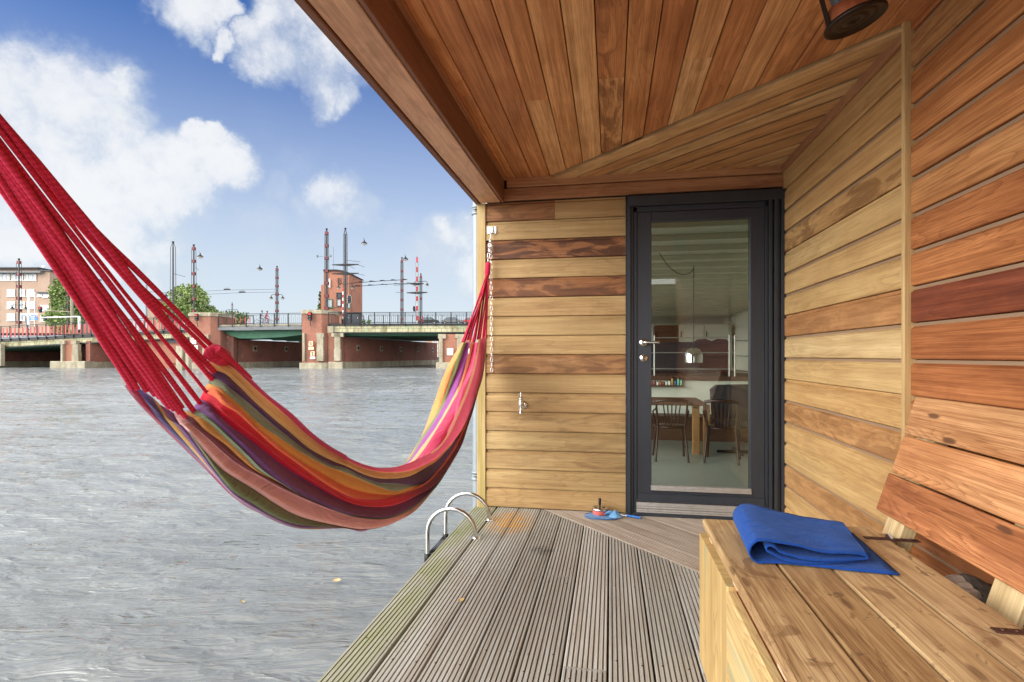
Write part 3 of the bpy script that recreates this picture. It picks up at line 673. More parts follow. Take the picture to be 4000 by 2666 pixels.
for z0, z1, d in ((.023, .034, -.052), (.034, .047, -.046), (.048, .062, -.040), (.062, .086, -.034)): mb.box((.168, YB+d, z0), (.966, YB+.02, z1), .0015)
mb.build('threshold', M['alu'], HB)
mb = MB(); c = V3(.213, yl, 1.136)
mb.lathe([(.001, -.009), (.024, -.009), (.026, -.006), (.026, 0)], c, 24, (0, 1, 0))
mb.tube([c+V3(0, -.006, 0), c+V3(0, -.042, 0), c+V3(.006, -.052, 0), c+V3(.018, -.055, 0), c+V3(.10, -.055, 0)], [.0095]*2+[.0095, .009, .0085], 12)
mb.build('handle', M['steel'], door)
c = V3(.215, yl, 1.034); mb = MB(); mb.lathe([(.001, -.008), (.024, -.008), (.026, -.005), (.026, 0)], c, 24, (0, 1, 0))
lk = mb.build('lock_plate', M['steel'], door)
mb = MB(); mb.lathe([(.001, -.010), (.006, -.010), (.006, -.002)], c+V3(0, 0, .004), 14, (0, 1, 0)); mb.box(c+V3(-.0028, -.010, -.014), c+V3(.0028, -.002, 0)); mb.build('keyhole', M['black'], lk)
for z in (.62, 1.03, 1.65): mb = MB(); mb.lathe([(0, -.003), (.004, -.002), (.004, .003)], (.137, YB-.034, z), 8, (0, 1, 0)); mb.build('frame_screw', M['steel'], fr)
# house behind: room shell with windows towards the water
RB = MB(); X0, X1, Y1r, ZF, ZT = -.86, 3.1, 16.0, -.33, 2.13
RB.box((X0, YB+.13, ZF-.05), (X1, Y1r, ZF)); RB.build('room_floor', M['floor_in'], HB)
RB = MB(); RB.box((X0, YB+.13, ZT), (X1, Y1r, ZT+.25))
for i in range(24): RB.box((X0, YB+.3+i*.52, ZT-.055), (X1, YB+.36+i*.52, ZT-.001))
RB.build('room_ceiling', M['ceil_in'], HB)
RB = MB(); RB.box((X1, YB+.13, ZF-.05), (X1+.1, Y1r, ZT+.2)); RB.box((X0, Y1r, ZF-.05), (X1+.1, Y1r+.1, ZT+.2)); RB.box((XW+.17, YB+.02, ZF-.05), (X1, YB+.12, ZT+.2))
RB.box((X0-.08, YB+.13, ZF-.05), (X0, Y1r, .1)); RB.box((X0-.08, YB+.13, 2.05), (X0, Y1r, ZT+.2))
for y in (YB+.13, 6.3, 9.0, 11.8, 14.4): RB.box((X0-.08, y, .1), (X0, y+.12, 2.05))
RB.build('room_walls', M['wall_in'], HB)
# galvanised drain pipe behind the corner post
pp = thing('drain_pipe', 'grey galvanised drain pipe standing behind the corner post by the water', 'pipe', (-.938, 3.83, -.35))
mb = MB(); mb.tube([(-.938, 3.83, -.6), (-.938, 3.83, 2.16)], .033, 20); mb.build('pipe', M['galv'], pp)
for z in (2.085, .195):
    mb = MB(); mb.lathe([(.034, -.032), (.042, -.030), (.042, -.018), (.037, -.016), (.037, .016), (.042, .018), (.042, .030), (.034, .032)], (-.938, 3.83, z), 20)
    mb.tube([(-.945, 3.79, z), (-.945, 3.765, z)], .006, 8); mb.tube([(-.965, 3.80, z+.004), (-.93, 3.785, z+.004)], .005, 8); mb.build('pipe_clamp', M['galv'], pp)

# ================================================================== wall bracket, chain, tap
HK = onY(1921, 900, YB-.02)
br = thing('hook_plate', 'white metal double hook plate screwed to the tan wall near the corner post', 'hook', HK)
mb = MB()
for s in (-1, 1):
    mb.plank(HK+V3(s*.023-.010, -.002, -.024), Za, Xa, -Ya, .048, .020, .003, .0008)
mb.plank(HK+V3(-.013, -.002, -.02), Za, Xa, -Ya, .04, .026, .014, .004)
mb.build('plate', M['zinc'], br)
mb = MB(); path = []
for i in range(13):
    a = math.radians(150-240*i/12); path.append(HK+V3(math.cos(a)*.013, -.024-.006*math.sin(i/12*3.1), -.014+math.sin(a)*-.013-.012))
path = [HK+V3(-.008, -.008, .004), HK+V3(-.012, -.024, -.006), HK+V3(-.008, -.030, -.024), HK+V3(.000, -.032, -.033), HK+V3(.010, -.030, -.026), HK+V3(.014, -.026, -.012), HK+V3(.010, -.016, 0), HK+V3(.008, -.008, .004)]
mb.tube(path, .0032, 8); mb.tube([HK+V3(0, -.032, -.033), HK+V3(.001, -.032, -.062)], .0035, 8); mb.build('hook', M['zinc'], br)
def link(mb, c, ax, side, L=.0235, W=.0095, r=.0021):
    ax = ax.normalized(); side = (side-ax*side.dot(ax)).normalized(); P = []; h = L-W
    for i in range(7): a = math.pi*i/6; P.append(c+ax*(h*.5+math.sin(a)*W*.8)+side*(math.cos(a)*W*.8))
    for i in range(7): a = math.pi*i/6; P.append(c-ax*(h*.5+math.sin(a)*W*.8)-side*(math.cos(a)*W*.8))
    R_ = []
    n = 6
    for i, p in enumerate(P):
        tn = (P[(i+1) % 14]-P[i-1]).normalized(); b = ax.cross(side).normalized(); q = tn.cross(b)
        R_.append([p+b*math.cos(k*6.283/n)*r+q*math.sin(k*6.283/n)*r for k in range(n)])
    R_.append(R_[0]); mb.grid(R_, True)
def chain(mb, a, b, pitch=.0355):
    d = b-a; n = max(2, round(d.length/pitch)); ax = d.normalized()
    s1 = V3(1, .15, 0); s2 = V3(.15, 1, 0)
    for i in range(n): link(mb, a+d*((i+.5)/n), ax, s1 if i % 2 else s2)
mb = MB(); top = HK+V3(.001, -.034, -.066); bot = onY(1921, 1456, YB-.028)
chain(mb, top, bot)
o = mb.build('hanging_chain', M['zinc']); tag(o, 'long pale steel chain hanging straight down the tan wall from the hook plate', 'chain')
LOOP = onY(1905, 1030, 3.66)
mb = MB(); chain(mb, HK+V3(-.004, -.034, -.060), LOOP+V3(.002, 0, .005)); chain(mb, HK+V3(.002, -.040, -.064), LOOP+V3(.004, -.012, .003))
o = mb.build('suspension_chain', M['zinc']); tag(o, 'short doubled steel chain holding up the right end of the hammock', 'chain')
# tap
TP = onY(2044, 1582, YB-.019)
tp = thing('garden_tap', 'small chrome water tap on the tan wall left of the door', 'tap', TP)
mb = MB(); mb.lathe([(.001, .010), (.020, .010), (.029, .004), (.029, 0)], TP, 24, (0, -1, 0)); mb.build('wall_flange', M['chrome'], tp)
c = TP+V3(-.004, -.070, .006)
mb = MB(); mb.tube([TP, TP+V3(-.002, -.04, .003), c+V3(0, .02, 0)], [.011, .011, .012], 12)
mb.lathe([(.0, -.062), (.0085, -.062), (.0125, -.060), (.0125, -.050), (.0085, -.047), (.0085, -.02), (.012, -.008), (.016, .004), (.016, .020), (.0135, .024), (.0135, .036), (.016, .038), (.014, .046), (.007, .052), (.0045, .054), (.0045, .072)], c, 18)
mb.build('body', M['chrome'], tp)
mb = MB(); mb.lathe([(.0, .068), (.0068, .070), (.0068, .082), (0, .085)], c, 12); mb.tube([c+V3(-.024, -.012, .074), c+V3(.024, .012, .079)], .0032, 8); mb.build('handle', M['chrome'], tp)

# ================================================================== swimming ladder
LD = thing('swim_ladder', 'curved stainless swimming ladder hooked over the mossy deck edge', 'ladder', (-.9, 3.25, 0))
for (y, xb) in ((3.067, -.7606), (3.425, -.7655)):
    mb = MB(); cx = -.905; r_ = .144; P = [V3(cx+r_, y, .002), V3(cx+r_, y, .02)]
    for i in range(13): a = math.pi*i/12; P.append(V3(cx+math.cos(a)*r_, y, .022+math.sin(a)*r_))
    P += [V3(cx-r_, y, -.3), V3(cx-r_, y, -.9)]
    mb.tube(P, .0125, 14); mb.build('handrail', M['steel'], LD)
    mb = MB(); mb.plank((cx+r_-.028, y-.016, .0), Xa, Ya, Za, .056, .032, .005, .002); mb.lathe([(.017, .004), (.016, .012), (.0128, .013)], (cx+r_, y, 0), 14)
    mb.build('base_plate', M['chrome'], LD)
    mb = MB(); mb.lathe([(.0128, -.152), (.0185, -.150), (.0185, -.103), (.0128, -.101)], (cx-r_, y, 0), 16); mb.build('step_clamp', M['black'], LD)
for z in (-.112,):
    mb = MB(); P = []; N_ = 12
    for i in range(N_+1):
        f = i/N_; y = 3.085+f*.322; bow = math.sin(f*math.pi); P.append([V3(-1.055-.008, y, z), V3(-1.055+.012+.075*bow, y, z-.006), V3(-1.055+.012+.075*bow, y, z-.028), V3(-1.055-.008, y, z-.028), V3(-1.055-.008, y, z)])
    mb.grid(P, False, smooth=False); mb.build('step', M['step_grey'], LD)
    mb = MB()
    for j in range(6):
        f0 = (j+.5)/6; mb.tube([V3(-1.06+.085*f0*math.sin(math.pi*i/8), 3.085+.322*i/8, z+.001) for i in range(9)], .0018, 5)
    mb.build('step_ribs', M['black'], LD)

# ================================================================== storage bench
BX0, BX1, BY1, BY0 = .305, .82, 2.005, .10
BN = thing('storage_bench', 'long pine storage bench with hinged plank lid along the side wall', 'bench', (.56, 1.1, 0))
mb = MB()
mb.plank((BX0, 1.545, .004), Za, Ya, Xa, .430, BY1-1.545, .028, .004, (.45, .2, 0))
mb.plank((BX0, .85, .004), Ya, Za, Xa, .690, .236, .026, .004, (.6, .9, 0)); mb.plank((BX0-.001, .85, .243), Ya, Za, Xa, .690, .180, .027, .004, (.7, .4, 0))
mb.plank((BX0, .10, .004), Ya, Za, Xa, .747, .42, .026, .004, (.6, .5, 0))
mb.build('side_panel', M['box_side'], BN)
mb = MB(); mb.plank((BX0+.03, BY1-.028, .004), Xa, Za, Ya, BX1-BX0-.03, .43, .027, .003, (.5, .5, 0)); mb.plank((BX1-.03, BY0, .004), Ya, Za, Xa, BY1-BY0-.03, .43, .028, .003, (.3, .5, 0)); mb.build('end_panel', M['box_side'], BN)
mb = MB(); mb.plank((BX0+.029, BY0, .33), Ya, Xa, Za, BY1-BY0-.05, .025, .112, .002, (.2, .3, 0)); mb.build('inner_rail', M['trim'], BN)
lid = []
LX = [.312, .446, .578, .712]; LZ = .460
mb = MB()
for i, x in enumerate(LX): mb.plank((x, BY0+.01+rnd.uniform(0, .01), LZ+rnd.uniform(0, .0015)), Ya, Xa, Za, 1.972-BY0-.01, .128, .027, .0045, ([.55, .45, .6, .7][i], rnd.random(), .3))
lidob = mb.build('lid', M['bench'], BN)
mb = MB()
for y in (1.86, 1.50, 1.1, .6, .2): mb.plank((.322, y, LZ-.019), Xa, Ya, Za, .46, .055, .018, .003, (.8, rnd.random(), 0))
mb.build('lid_cleats', M['beam'], lidob)
mb = MB(); mb.plank((BX1+.012, 1.93, .05), Za, Ya, Xa, .42, .05, .06, .003, (.4, .3, 0)); mb.plank((BX1-.02, 1.945, .405), Xa, Ya, Za, .10, .035, .045, .003, (.2, .3, 0)); mb.build('rear_post', M['batten'], BN)
for yh in (1.86, 1.28):
    c = V3(.842, yh, LZ+.030); mb = MB()
    mb.plank(c+V3(-.072, -.011, -.002), Xa, Ya, Za, .070, .022, .003, .001); mb.plank(c+V3(.004, -.013, -.004), Xa, Ya, Za, .075, .026, .003, .001)
    mb.tube([c+V3(0, -.022, .002), c+V3(0, .022, .002)], .0055, 8)
    for dx in (-.055, -.03, .03, .055): mb.lathe([(0, .004), (.004, .003), (.004, 0)], c+V3(dx, 0, 0), 8)
    h = mb.build('hinge', M['rust'], BN)
    mb = MB(); mb.tube([c+V3(-.004, -.018, .009), c+V3(.002, .014, .011)], .0035, 8); mb.build('hinge_pin', M['zinc'], h)
# backrest, leaning against the wall
Yb0 = 2.095; bb = V3(.926, 0, .512); bt = V3(1.050, 0, .905)
BVv = (bt-bb).normalized(); BNn = V3(-BVv.z, 0, BVv.x)
BR = thing('bench_backrest', 'leaning reddish backrest of three knotty boards above the bench', 'backrest', (1, 1.1, .5))
Lb = (bt-bb).length; wb = (Lb-.012)/3
for i in range(3):
    mb = MB(); o = bb+BVv*(i*(wb+.006))+Ya*(Yb0-[.0, .012, .002][i])
    mb.plank(o, -Ya, BVv, BNn, 2.2, wb, .024, .003, ([.45, .6, .8][i], [.31, .77, .52][i], [.35, .2, .1][i])); mb.build('backrest_board', M['back'], BR)
for y in (2.065, 1.537, .7):
    mb = MB(); mb.plank(bb-BVv*.078+Ya*(y-.105)-BNn*.046, BVv, Ya, BNn, Lb*.98, .105, .044, .003, (.5, rnd.random(), 0)); mb.build('backrest_batten', M['batten_raw'], BR)
# firewood behind the bench
def log(p0, p1, r, m, label):
    mb = MB(); P = []; p0 = Vector(p0); p1 = Vector(p1); ax = (p1-p0); a = ax.normalized().orthogonal(); b = ax.normalized().cross(a); rr = [rnd.uniform(.7, 1.2) for _ in range(9)]
    for i in range(9):
        f = i/8; P.append([p0+ax*f+(a*math.cos(k*.698)+b*math.sin(k*.698))*r*rr[k]*(1+.06*math.sin(i*2+k)) for k in range(9)])
    mb.grid(P, True, smooth=False); mb.face(P[0][::-1]); mb.face(P[-1]); o = mb.build('firewood_log', m); tag(o, label, 'log', 'split logs behind the bench')
def lg(p, q, r, m, lb): log(tuple(onZ(*p)), tuple(onZ(*q)), r, m, lb)
lg((3722, 2278, .415), (3800, 2352, .40), .019, M['barkpale'], 'pale split log end poking up first behind the bench lid')
lg((3775, 2275, .395), (3925, 2440, .39), .024, M['bark'], 'dark barked log lying next to the pale split one')
lg((3835, 2305, .375), (3990, 2450, .37), .026, M['bark'], 'dark log against the red wall behind the bench')
lg((3745, 2330, .37), (3860, 2440, .37), .026, M['bark'], 'dark log closest to the bench box behind the lid')
for q in range(2): log((.95+.06*q, 1.72-.05*q, .30), (.95+.03*q, .95, .29), .045, M['bark'], ('thick dark log lying lowest, nearest the bench box', 'thick dark log lying lowest, against the red wall')[q])
# ================================================================== folded blanket
def BL():
    # base outline on the lid: near edge from the left roll to the right fold, far edge likewise
    nl, nr = onZ(2925, 2205, LZ+.03), onZ(3395, 2215, LZ+.03); fl, fr_ = onZ(2862, 2062, LZ+.03), onZ(3300, 2085, LZ+.03)
    zt = LZ+.029
    prof = []   # (s 0..1 across, h)
    Wd = (nr-nl).length
    def arc(cx, cy, r, a0, a1, n): return [(cx+math.cos(math.radians(a0+(a1-a0)*i/n))*r, cy+math.sin(math.radians(a0+(a1-a0)*i/n))*r) for i in range(n+1)]
    # outer layer, in metres: tail at right on the lid, along the bottom to the left, around, over the top, folded at right, back inside, curl
    prof = [(Wd+.02, .004), (Wd*.75, .005), (Wd*.5, .005), (.06, .006)]
    prof += arc(.036, .038, .034, -100, -255, 9)
    prof += [(.07, .069), (.12, .062), (.17, .053), (.22, .046), (Wd*.9, .040), (Wd-.012, .036)]
    prof += arc(Wd-.010, .030, .0065, 80, -80, 5)
    prof += [(Wd*.85, .023), (Wd*.62, .022), (Wd*.42, .026), (.085, .040), (.072, .052)]
    prof += arc(.058, .047, .011, 60, 250, 7)
    prof += [(.070, .030), (.10, .018), (Wd*.5, .013), (Wd*.8, .013), (Wd*.93, .018)]
    # smooth resample
    pts = [Vector((a, b, 0)) for a, b in prof]; dense = []
    for i in range(len(pts)-1):
        p0, p1, p2, p3 = pts[max(i-1, 0)], pts[i], pts[i+1], pts[min(i+2, len(pts)-1)]
        for k in range(3):
            f = k/3; dense.append(.5*((2*p1)+(p2-p0)*f+(2*p0-5*p1+4*p2-p3)*f*f+(-p0+3*p1-3*p2+p3)*f**3))
    dense.append(pts[-1]); NR = 16; P = []
    L = len(dense)
    for j in range(NR+1):
        f = j/NR; row = []
        for i, p in enumerate(dense):
            s = p.x/Wd; top = p.y > .03
            a = nl.lerp(nr, s); b = fl.lerp(fr_, s*1.0); q = a.lerp(b, f)
            q = q+Ya*(.012*math.sin(s*5+i*.02)) * (1 if i > L*.55 else .3)
            if i < 8: q = q - Ya*(1-i/8)*.05*(1-f) - V3(-.03, 0, 0)*(1-i/8)*(1-f)      # tail corner
            nn = mnoise.noise(V3(q.x*18, q.y*18, i*.05))*.004 + mnoise.noise(V3(q.x*7, q.y*9, 3))*.006
            hh = p.y*(.86+.12*f)+(nn if top else nn*.2)+(.010*math.exp(-((s-.12)/.12)**2)*f if top else 0)
            row.append(V3(q.x, q.y, zt+max(.003, hh)))
        P.append(row)
    mb = MB(); mb.grid(P); o = mb.build('blanket', M['fleece'])
    so_ = o.modifiers.new('solid', 'SOLIDIFY'); so_.thickness = .0042; so_.offset = 0
    tag(o, 'folded royal blue fleece blanket lying on the bench lid', 'blanket')
BL()

# ================================================================== lantern under the ceiling
LC = onZ(3342, 88, 2.03)
LN = thing('hanging_lantern', 'copper and black oil lantern hanging under the wooden ceiling', 'lantern', LC)
R_ = .083; tilt = (UP-RT*.24+FW*.05).normalized()
mb = MB(); mb.lathe([(0, .010), (.012, .010), (.014, .007), (.034, .007), (.037, .010), (.040, .007), (.056, .007), (.060, .010), (.064, .006), (R_-.009, .006), (R_-.004, .0), (R_, .002), (R_, .008), (R_-.006, .014)], LC, 40, tilt); mb.build('base', M['copper_black'], LN)
mb = MB(); mb.lathe([(R_-.006, .014), (R_-.007, .03), (R_-.010, .046), (R_-.02, .054), (.02, .058)], LC, 40, tilt); mb.build('tank', M['copper'], LN)
mb = MB(); mb.lathe([(.036, .058), (.046, .085), (.048, .12), (.038, .155), (.030, .16)], LC, 24, tilt); mb.build('glass_globe', M['dark_glass'], LN)
mb = MB(); mb.lathe([(.030, .16), (.058, .163), (.055, .175), (.030, .19), (.012, .20), (.006, .225)], LC, 24, tilt); mb.build('cap', M['copper_black'], LN)
a_ = tilt.orthogonal().normalized(); b_ = tilt.cross(a_)
mb = MB()
for k in range(2):
    d_ = RT*(1 if k else -1); d_ = (d_-tilt*d_.dot(tilt)).normalized()
    s_ = tilt.cross(d_)
    mb.plank(LC+d_*(R_-.006)+tilt*.005-s_*.009, tilt, s_, d_, .165, .018, .004, .001)
mb.tube([LC+d_*0+tilt*.17-RT*.05, LC+tilt*.09+RT*-.055, LC+tilt*.062-RT*.03], .0018, 6)
mb.build('side_frame', M['copper_black'], LN)
hook = V3(LC.x+tilt.x*.22, LC.y+tilt.y*.22, LC.z+tilt.z*.22)
mb = MB(); mb.tube([hook, V3(hook.x, hook.y, ZC+.01)], .0025, 6); mb.build('hanger', M['iron'], LN)

# ================================================================== ashtray and fishing net by the door
AC = onZ(2343, 2012, .005)
AS = thing('ashtray', 'coral spinning ashtray with chrome lid standing on the deck by the door', 'ashtray', AC)
mb = MB(); mb.lathe([(.0, .0), (.040, .0), (.045, .004), (.049, .030), (.049, .036)], AC, 30); mb.build('tin', M['pinktin'], AS)
mb = MB(); mb.lathe([(.049, .034), (.054, .036), (.054, .044), (.050, .050), (.046, .047), (.020, .044), (.016, .048), (.0, .048)], AC, 30); mb.build('lid', M['chrome'], AS)
mb = MB()
for a in (.6, 2.7, 4.8): mb.box(AC+V3(math.cos(a)*.030-.010, math.sin(a)*.030-.006, .0458), AC+V3(math.cos(a)*.030+.010, math.sin(a)*.030+.006, .0475))
mb.build('lid_slots', M['black'], AS)
mb = MB(); mb.lathe([(.005, .046), (.0055, .066), (.0085, .068), (.0095, .105), (.006, .110), (0, .111)], AC, 14); mb.build('push_knob', M['black'], AS)
NC = onZ(2350, 2019, .006)
NT_ = thing('fishing_net', 'small blue hand net with blue grip lying on the deck under the ashtray', 'net', NC)
mb = MB(); ring = []
for i in range(33):
    a = i/32*6.2832; ring.append(NC+V3(math.cos(a)*.108, math.sin(a)*.075, .004+.002*math.sin(3*a)))
mb.tube(ring, .0025, 6, False); mb.build('hoop', M['blueplastic'], NT_)
mb = MB(); P = []
for i in range(33):
    a = i/32*6.2832; row = []
    for j in range(7):
        f = j/6; h = .006+.006*mnoise.noise(V3(math.cos(a)*2, math.sin(a)*2, f*3))+(.030*math.exp(-((a-.15)**2)/.08)*math.sin(f*3) if a < 1.5 else 0)*1.2
        row.append(NC+V3(math.cos(a)*.108*(1-f*.85), math.sin(a)*.075*(1-f*.85), max(.003, h)))
    P.append(row)
mb.grid(P); 
pk = NC+V3(.088, .0, 0); P = []
for i in range(13):
    a = i/12*6.2832; P.append([pk+V3(math.cos(a)*.045*(1-f)+.0, math.sin(a)*.035*(1-f), .004+.038*(f**.7)*(1+.2*math.sin(3*a))) for f in (0, .3, .6, .85, 1)])
mb.grid(P); mb.build('net', M['netting'], NT_)
hv = (onZ(2505, 2025, .01)-onZ(2425, 2012, .01)); h0 = onZ(2422, 2012, .008)
mb = MB(); mb.tube([h0-hv*.1, h0+hv*.36], .0028, 8); mb.build('rod', M['chrome'], NT_)
mb = MB(); mb.tube([h0+hv*(.34+.68*i/14)+V3(0, 0, .003) for i in range(15)], [.0075+.0018*math.sin(i*1.9) for i in range(15)], 12); mb.build('grip', M['blueplastic'], NT_)
# leaves
def leaf(c, s, a, label, grp, z=.002):
    mb = MB(); pl = [(-1, 0), (-.6, .45), (0, .6), (.6, .4), (1, 0), (.6, -.4), (0, -.55), (-.6, -.4)]
    U = V3(math.cos(a), math.sin(a), .1); W = V3(-math.sin(a), math.cos(a), .25); c = Vector(c)
    ctr = c+V3(0, 0, z+s*.1); P = [c+U*x*s+W*y*s+V3(0, 0, z+s*.30) for x, y in pl]
    for k in range(8): mb.face([ctr, P[k], P[(k+1) % 8]], None, (.5, .5, 0), True)
    mb.face([P[0]-U*s*.5, P[0]+W*.02*s, P[0]-W*.06*s])
    o = mb.build('fallen_leaf', M['leafy'], fix=False); tag(o, label, 'leaf', grp)
leaf(onZ(1801, 2350, .002), .017, .9, 'curled orange leaf lying on the grooved deck', 'fallen leaves')
for i, (px, py, lb) in enumerate(((1316, 2272, 'pale yellow leaf floating below the hammock near the deck'), (296, 2488, 'small pale leaf floating alone at bottom left of the water'), (948, 2354, 'tiny green yellow leaf floating between the hammock and the lower edge'), (1470, 2158, 'small leaf afloat just left of the ladder'))):
    leaf(onZ(px, py, -.345), .028 if i == 0 else .02, i*1.3, lb, 'fallen leaves', 0)
# ================================================================== hammock
HM = thing('hammock', 'large striped cotton hammock with crimson cords hung beside the deck', 'hammock', (-.85, 2, .5))
z1 = lambda x, y: (480+x/3.136, 1300+y/3.136)
z2 = lambda x, y: (800+x/2.24, 1400+y/2.24)
z3 = lambda x, y: (1300+x/3.137, 1600+y/3.137)
z4 = lambda x, y: (1500+x/2.413, 1200+y/2.413)
# stations across the cloth: boundaries L0 (near rim) ... L17 (lower silhouette) between the stripes
def S17(fn, L0, L1, L2, L3, L4, L5, L6, L7, L8, L9, L10, L11, L12, L13, L14, L15, L16, L17):
    return [fn(*p) for p in (L0, L1, L2, L3, L4, L5, L6, L7, L8, L9, L10, L11, L12, L13, L14, L15, L16, L17)]
ST = [
 S17(z1,(1150,205),(1040,360),(1055,440),(1060,545),(1040,625),(1015,660),(985,720),(940,810),(855,920),(780,970),(750,985),(700,990),(620,985),(610,980),(450,880),(360,790),(130,640),(30,640)),
 S17(z1,(1330,350),(1290,390),(1250,500),(1200,590),(1190,670),(1150,690),(1130,790),(1080,880),(980,990),(930,1030),(880,1060),(790,1080),(690,1110),(680,1105),(560,1040),(470,980),(300,880),(210,870)),
 S17(z1,(1568,560),(1500,560),(1400,620),(1330,690),(1300,770),(1260,790),(1230,880),(1190,990),(1120,1080),(1080,1130),(1010,1190),(920,1180),(790,1200),(785,1200),(690,1180),(620,1180),(520,1160),(440,1110)),
 S17(z2,(560,325),(500,310),(420,360),(400,400),(330,430),(320,455),(290,480),(270,610),(230,680),(210,730),(190,760),(200,850),(130,945),(120,1020),(104,1042),(102,1044),(101,1047),(100,1050)),
 S17(z2,(760,480),(700,480),(600,520),(560,540),(480,575),(460,595),(440,620),(420,715),(370,820),(350,860),(320,880),(350,960),(290,1060),(250,1170),(242,1192),(241,1194),(240,1197),(239,1200)),
 S17(z2,(950,660),(890,655),(775,665),(740,685),(665,700),(640,745),(620,780),(590,850),(500,950),(480,985),(465,995),(510,1045),(440,1150),(410,1270),(402,1304),(401,1306),(400,1308),(399,1312)),
 S17(z2,(1100,770),(1050,780),(930,795),(900,810),(850,825),(820,885),(800,910),(770,985),(680,1100),(680,1101),(680,1102),(730,1165),(650,1290),(620,1395),(605,1412),(604,1413),(603,1414),(602,1416)),
 S17(z2,(1230,845),(1190,865),(1110,895),(1090,925),(1070,945),(1035,1010),(1010,1065),(975,1110),(910,1230),(910,1231),(910,1232),(950,1262),(860,1400),(845,1465),(836,1486),(835,1487),(834,1488),(832,1490)),
 S17(z3,(200,595),(190,632),(180,703),(170,728),(160,775),(120,925),(110,1022),(100,1105),(80,1255),(80,1256),(80,1257),(80,1258),(62,1436),(61,1440),(60,1443),(60,1444),(60,1446),(60,1450)),
 S17(z3,(380,672),(370,715),(360,787),(350,822),(340,852),(330,1000),(310,1097),(300,1168),(300,1315),(300,1316),(300,1317),(300,1318),(300,1466),(300,1468),(300,1470),(300,1471),(300,1472),(300,1475)),
 S17(z3,(560,713),(560,762),(560,847),(560,898),(570,950),(560,1043),(560,1105),(560,1182),(560,1335),(560,1336),(560,1337),(560,1338),(560,1440),(560,1442),(560,1444),(560,1445),(560,1446),(560,1450)),
 S17(z3,(760,706),(775,772),(785,848),(780,912),(772,1003),(762,1043),(778,1050),(770,1140),(770,1290),(770,1291),(772,1292),(773,1293),(780,1350),(781,1352),(782,1354),(783,1356),(784,1358),(785,1360)),
 S17(z3,(920,662),(945,752),(960,808),(975,925),(960,950),(950,988),(955,992),(960,1050),(980,1180),(980,1181),(981,1182),(982,1183),(985,1222),(986,1224),(987,1226),(988,1227),(989,1228),(990,1230)),
 S17(z3,(1060,598),(1095,698),(1115,722),(1145,885),(1148,889),(1150,892),(1153,895),(1150,955),(1176,1000),(1177,1000),(1178,1001),(1179,1001),(1183,1003),(1183,1003),(1184,1004),(1184,1004),(1185,1005),(1186,1006)),
 S17(z3,(1200,530),(1248,612),(1268,622),(1298,735),(1300,738),(1301,740),(1303,742),(1302,790),(1330,800),(1330,800),(1331,801),(1331,801),(1333,803),(1333,803),(1334,804),(1334,804),(1335,805),(1336,806)),
 S17(z3,(1320,430),(1398,470),(1408,484),(1418,576),(1420,578),(1421,580),(1423,582),(1440,590),(1463,586),(1463,586),(1464,586),(1464,586),(1466,587),(1466,587),(1467,588),(1467,588),(1468,588),(1469,589)),
 S17(z3,(1410,290),(1508,352),(1510,356),(1528,398),(1529,399),(1530,400),(1532,401),(1550,398),(1569,378),(1569,378),(1570,378),(1570,378),(1572,379),(1572,379),(1573,380),(1573,380),(1574,380),(1576,381)),
 S17(z4,(656,1065),(752,1125),(756,1128),(765,1120),(765,1120),(766,1120),(767,1120),(770,1118),(780,1112),(780,1112),(780,1112),(781,1111),(782,1110),(782,1110),(783,1110),(783,1110),(784,1109),(785,1108)),
 S17(z4,(720,915),(824,960),(825,960),(826,960),(827,960),(828,960),(829,960),(830,960),(831,960),(831,960),(832,960),(832,960),(833,960),(833,960),(834,960),(834,960),(835,960),(836,960)),
 S17(z4,(795,730),(880,790),(881,790),(881,790),(882,790),(882,790),(883,790),(883,790),(884,790),(884,790),(884,790),(885,790),(885,790),(885,790),(886,790),(886,790),(886,790),(887,790)),
 S17(z4,(850,540),(930,600),(931,600),(931,600),(932,600),(932,600),(933,600),(933,600),(934,600),(934,600),(934,600),(935,600),(935,600),(935,600),(936,600),(936,600),(936,600),(937,600)),
 S17(z4,(895,305),(962,292),(963,292),(963,292),(964,292),(964,292),(964,292),(965,292),(965,292),(965,292),(965,292),(966,292),(966,292),(966,292),(966,292),(967,292),(967,292),(967,292)),
]
NS = len(ST)
def xc(u):                 # centre line of the hammock, u 0..1 along its length
    return -.865+.045*u
def wid(u): return .055+.11*math.sin(math.pi*min(1, max(0, u)))**.8
off = [0, 0, 0, 0, 0, 0, .030, -.004, .024, .006, .004, -.002, 0, 0, 0, 0, 0, 0]
def place(px, py, X): return onX(px, py, X)
U_ = [i/(NS-1) for i in range(NS)]
P3 = []
for i, st in enumerate(ST):
    u = U_[i]; w_ = wid(u); row = []
    for j, (px, py) in enumerate(st):
        f = j/17; amp = math.sin(math.pi*min(1, u*1.15))**.5 if 0 < u < .87 else 0
        X = xc(u)+w_*(.95*math.cos(math.pi*.5*f)-.10)+.05*math.sin(math.pi*f)*amp*.6+off[j]*amp
        row.append(place(px, py, X))
    P3.append(row)
def cr(p0, p1, p2, p3, f): return .5*((2*p1)+(p2-p0)*f+(2*p0-5*p1+4*p2-p3)*f*f+(-p0+3*p1-3*p2+p3)*f**3)
def smooth_u(Pn, k=7):
    out = []
    for i in range(len(Pn)-1):
        for q in range(k):
            f = q/k; out.append([cr(Pn[max(i-1, 0)][j], Pn[i][j], Pn[i+1][j], Pn[min(i+2, len(Pn)-1)][j], f) for j in range(len(Pn[0]))])
    out.append(list(Pn[-1])); return out
def sst(x, a, b): x = min(1, max(0, (x-a)/(b-a))); return x*x*(3-2*x)
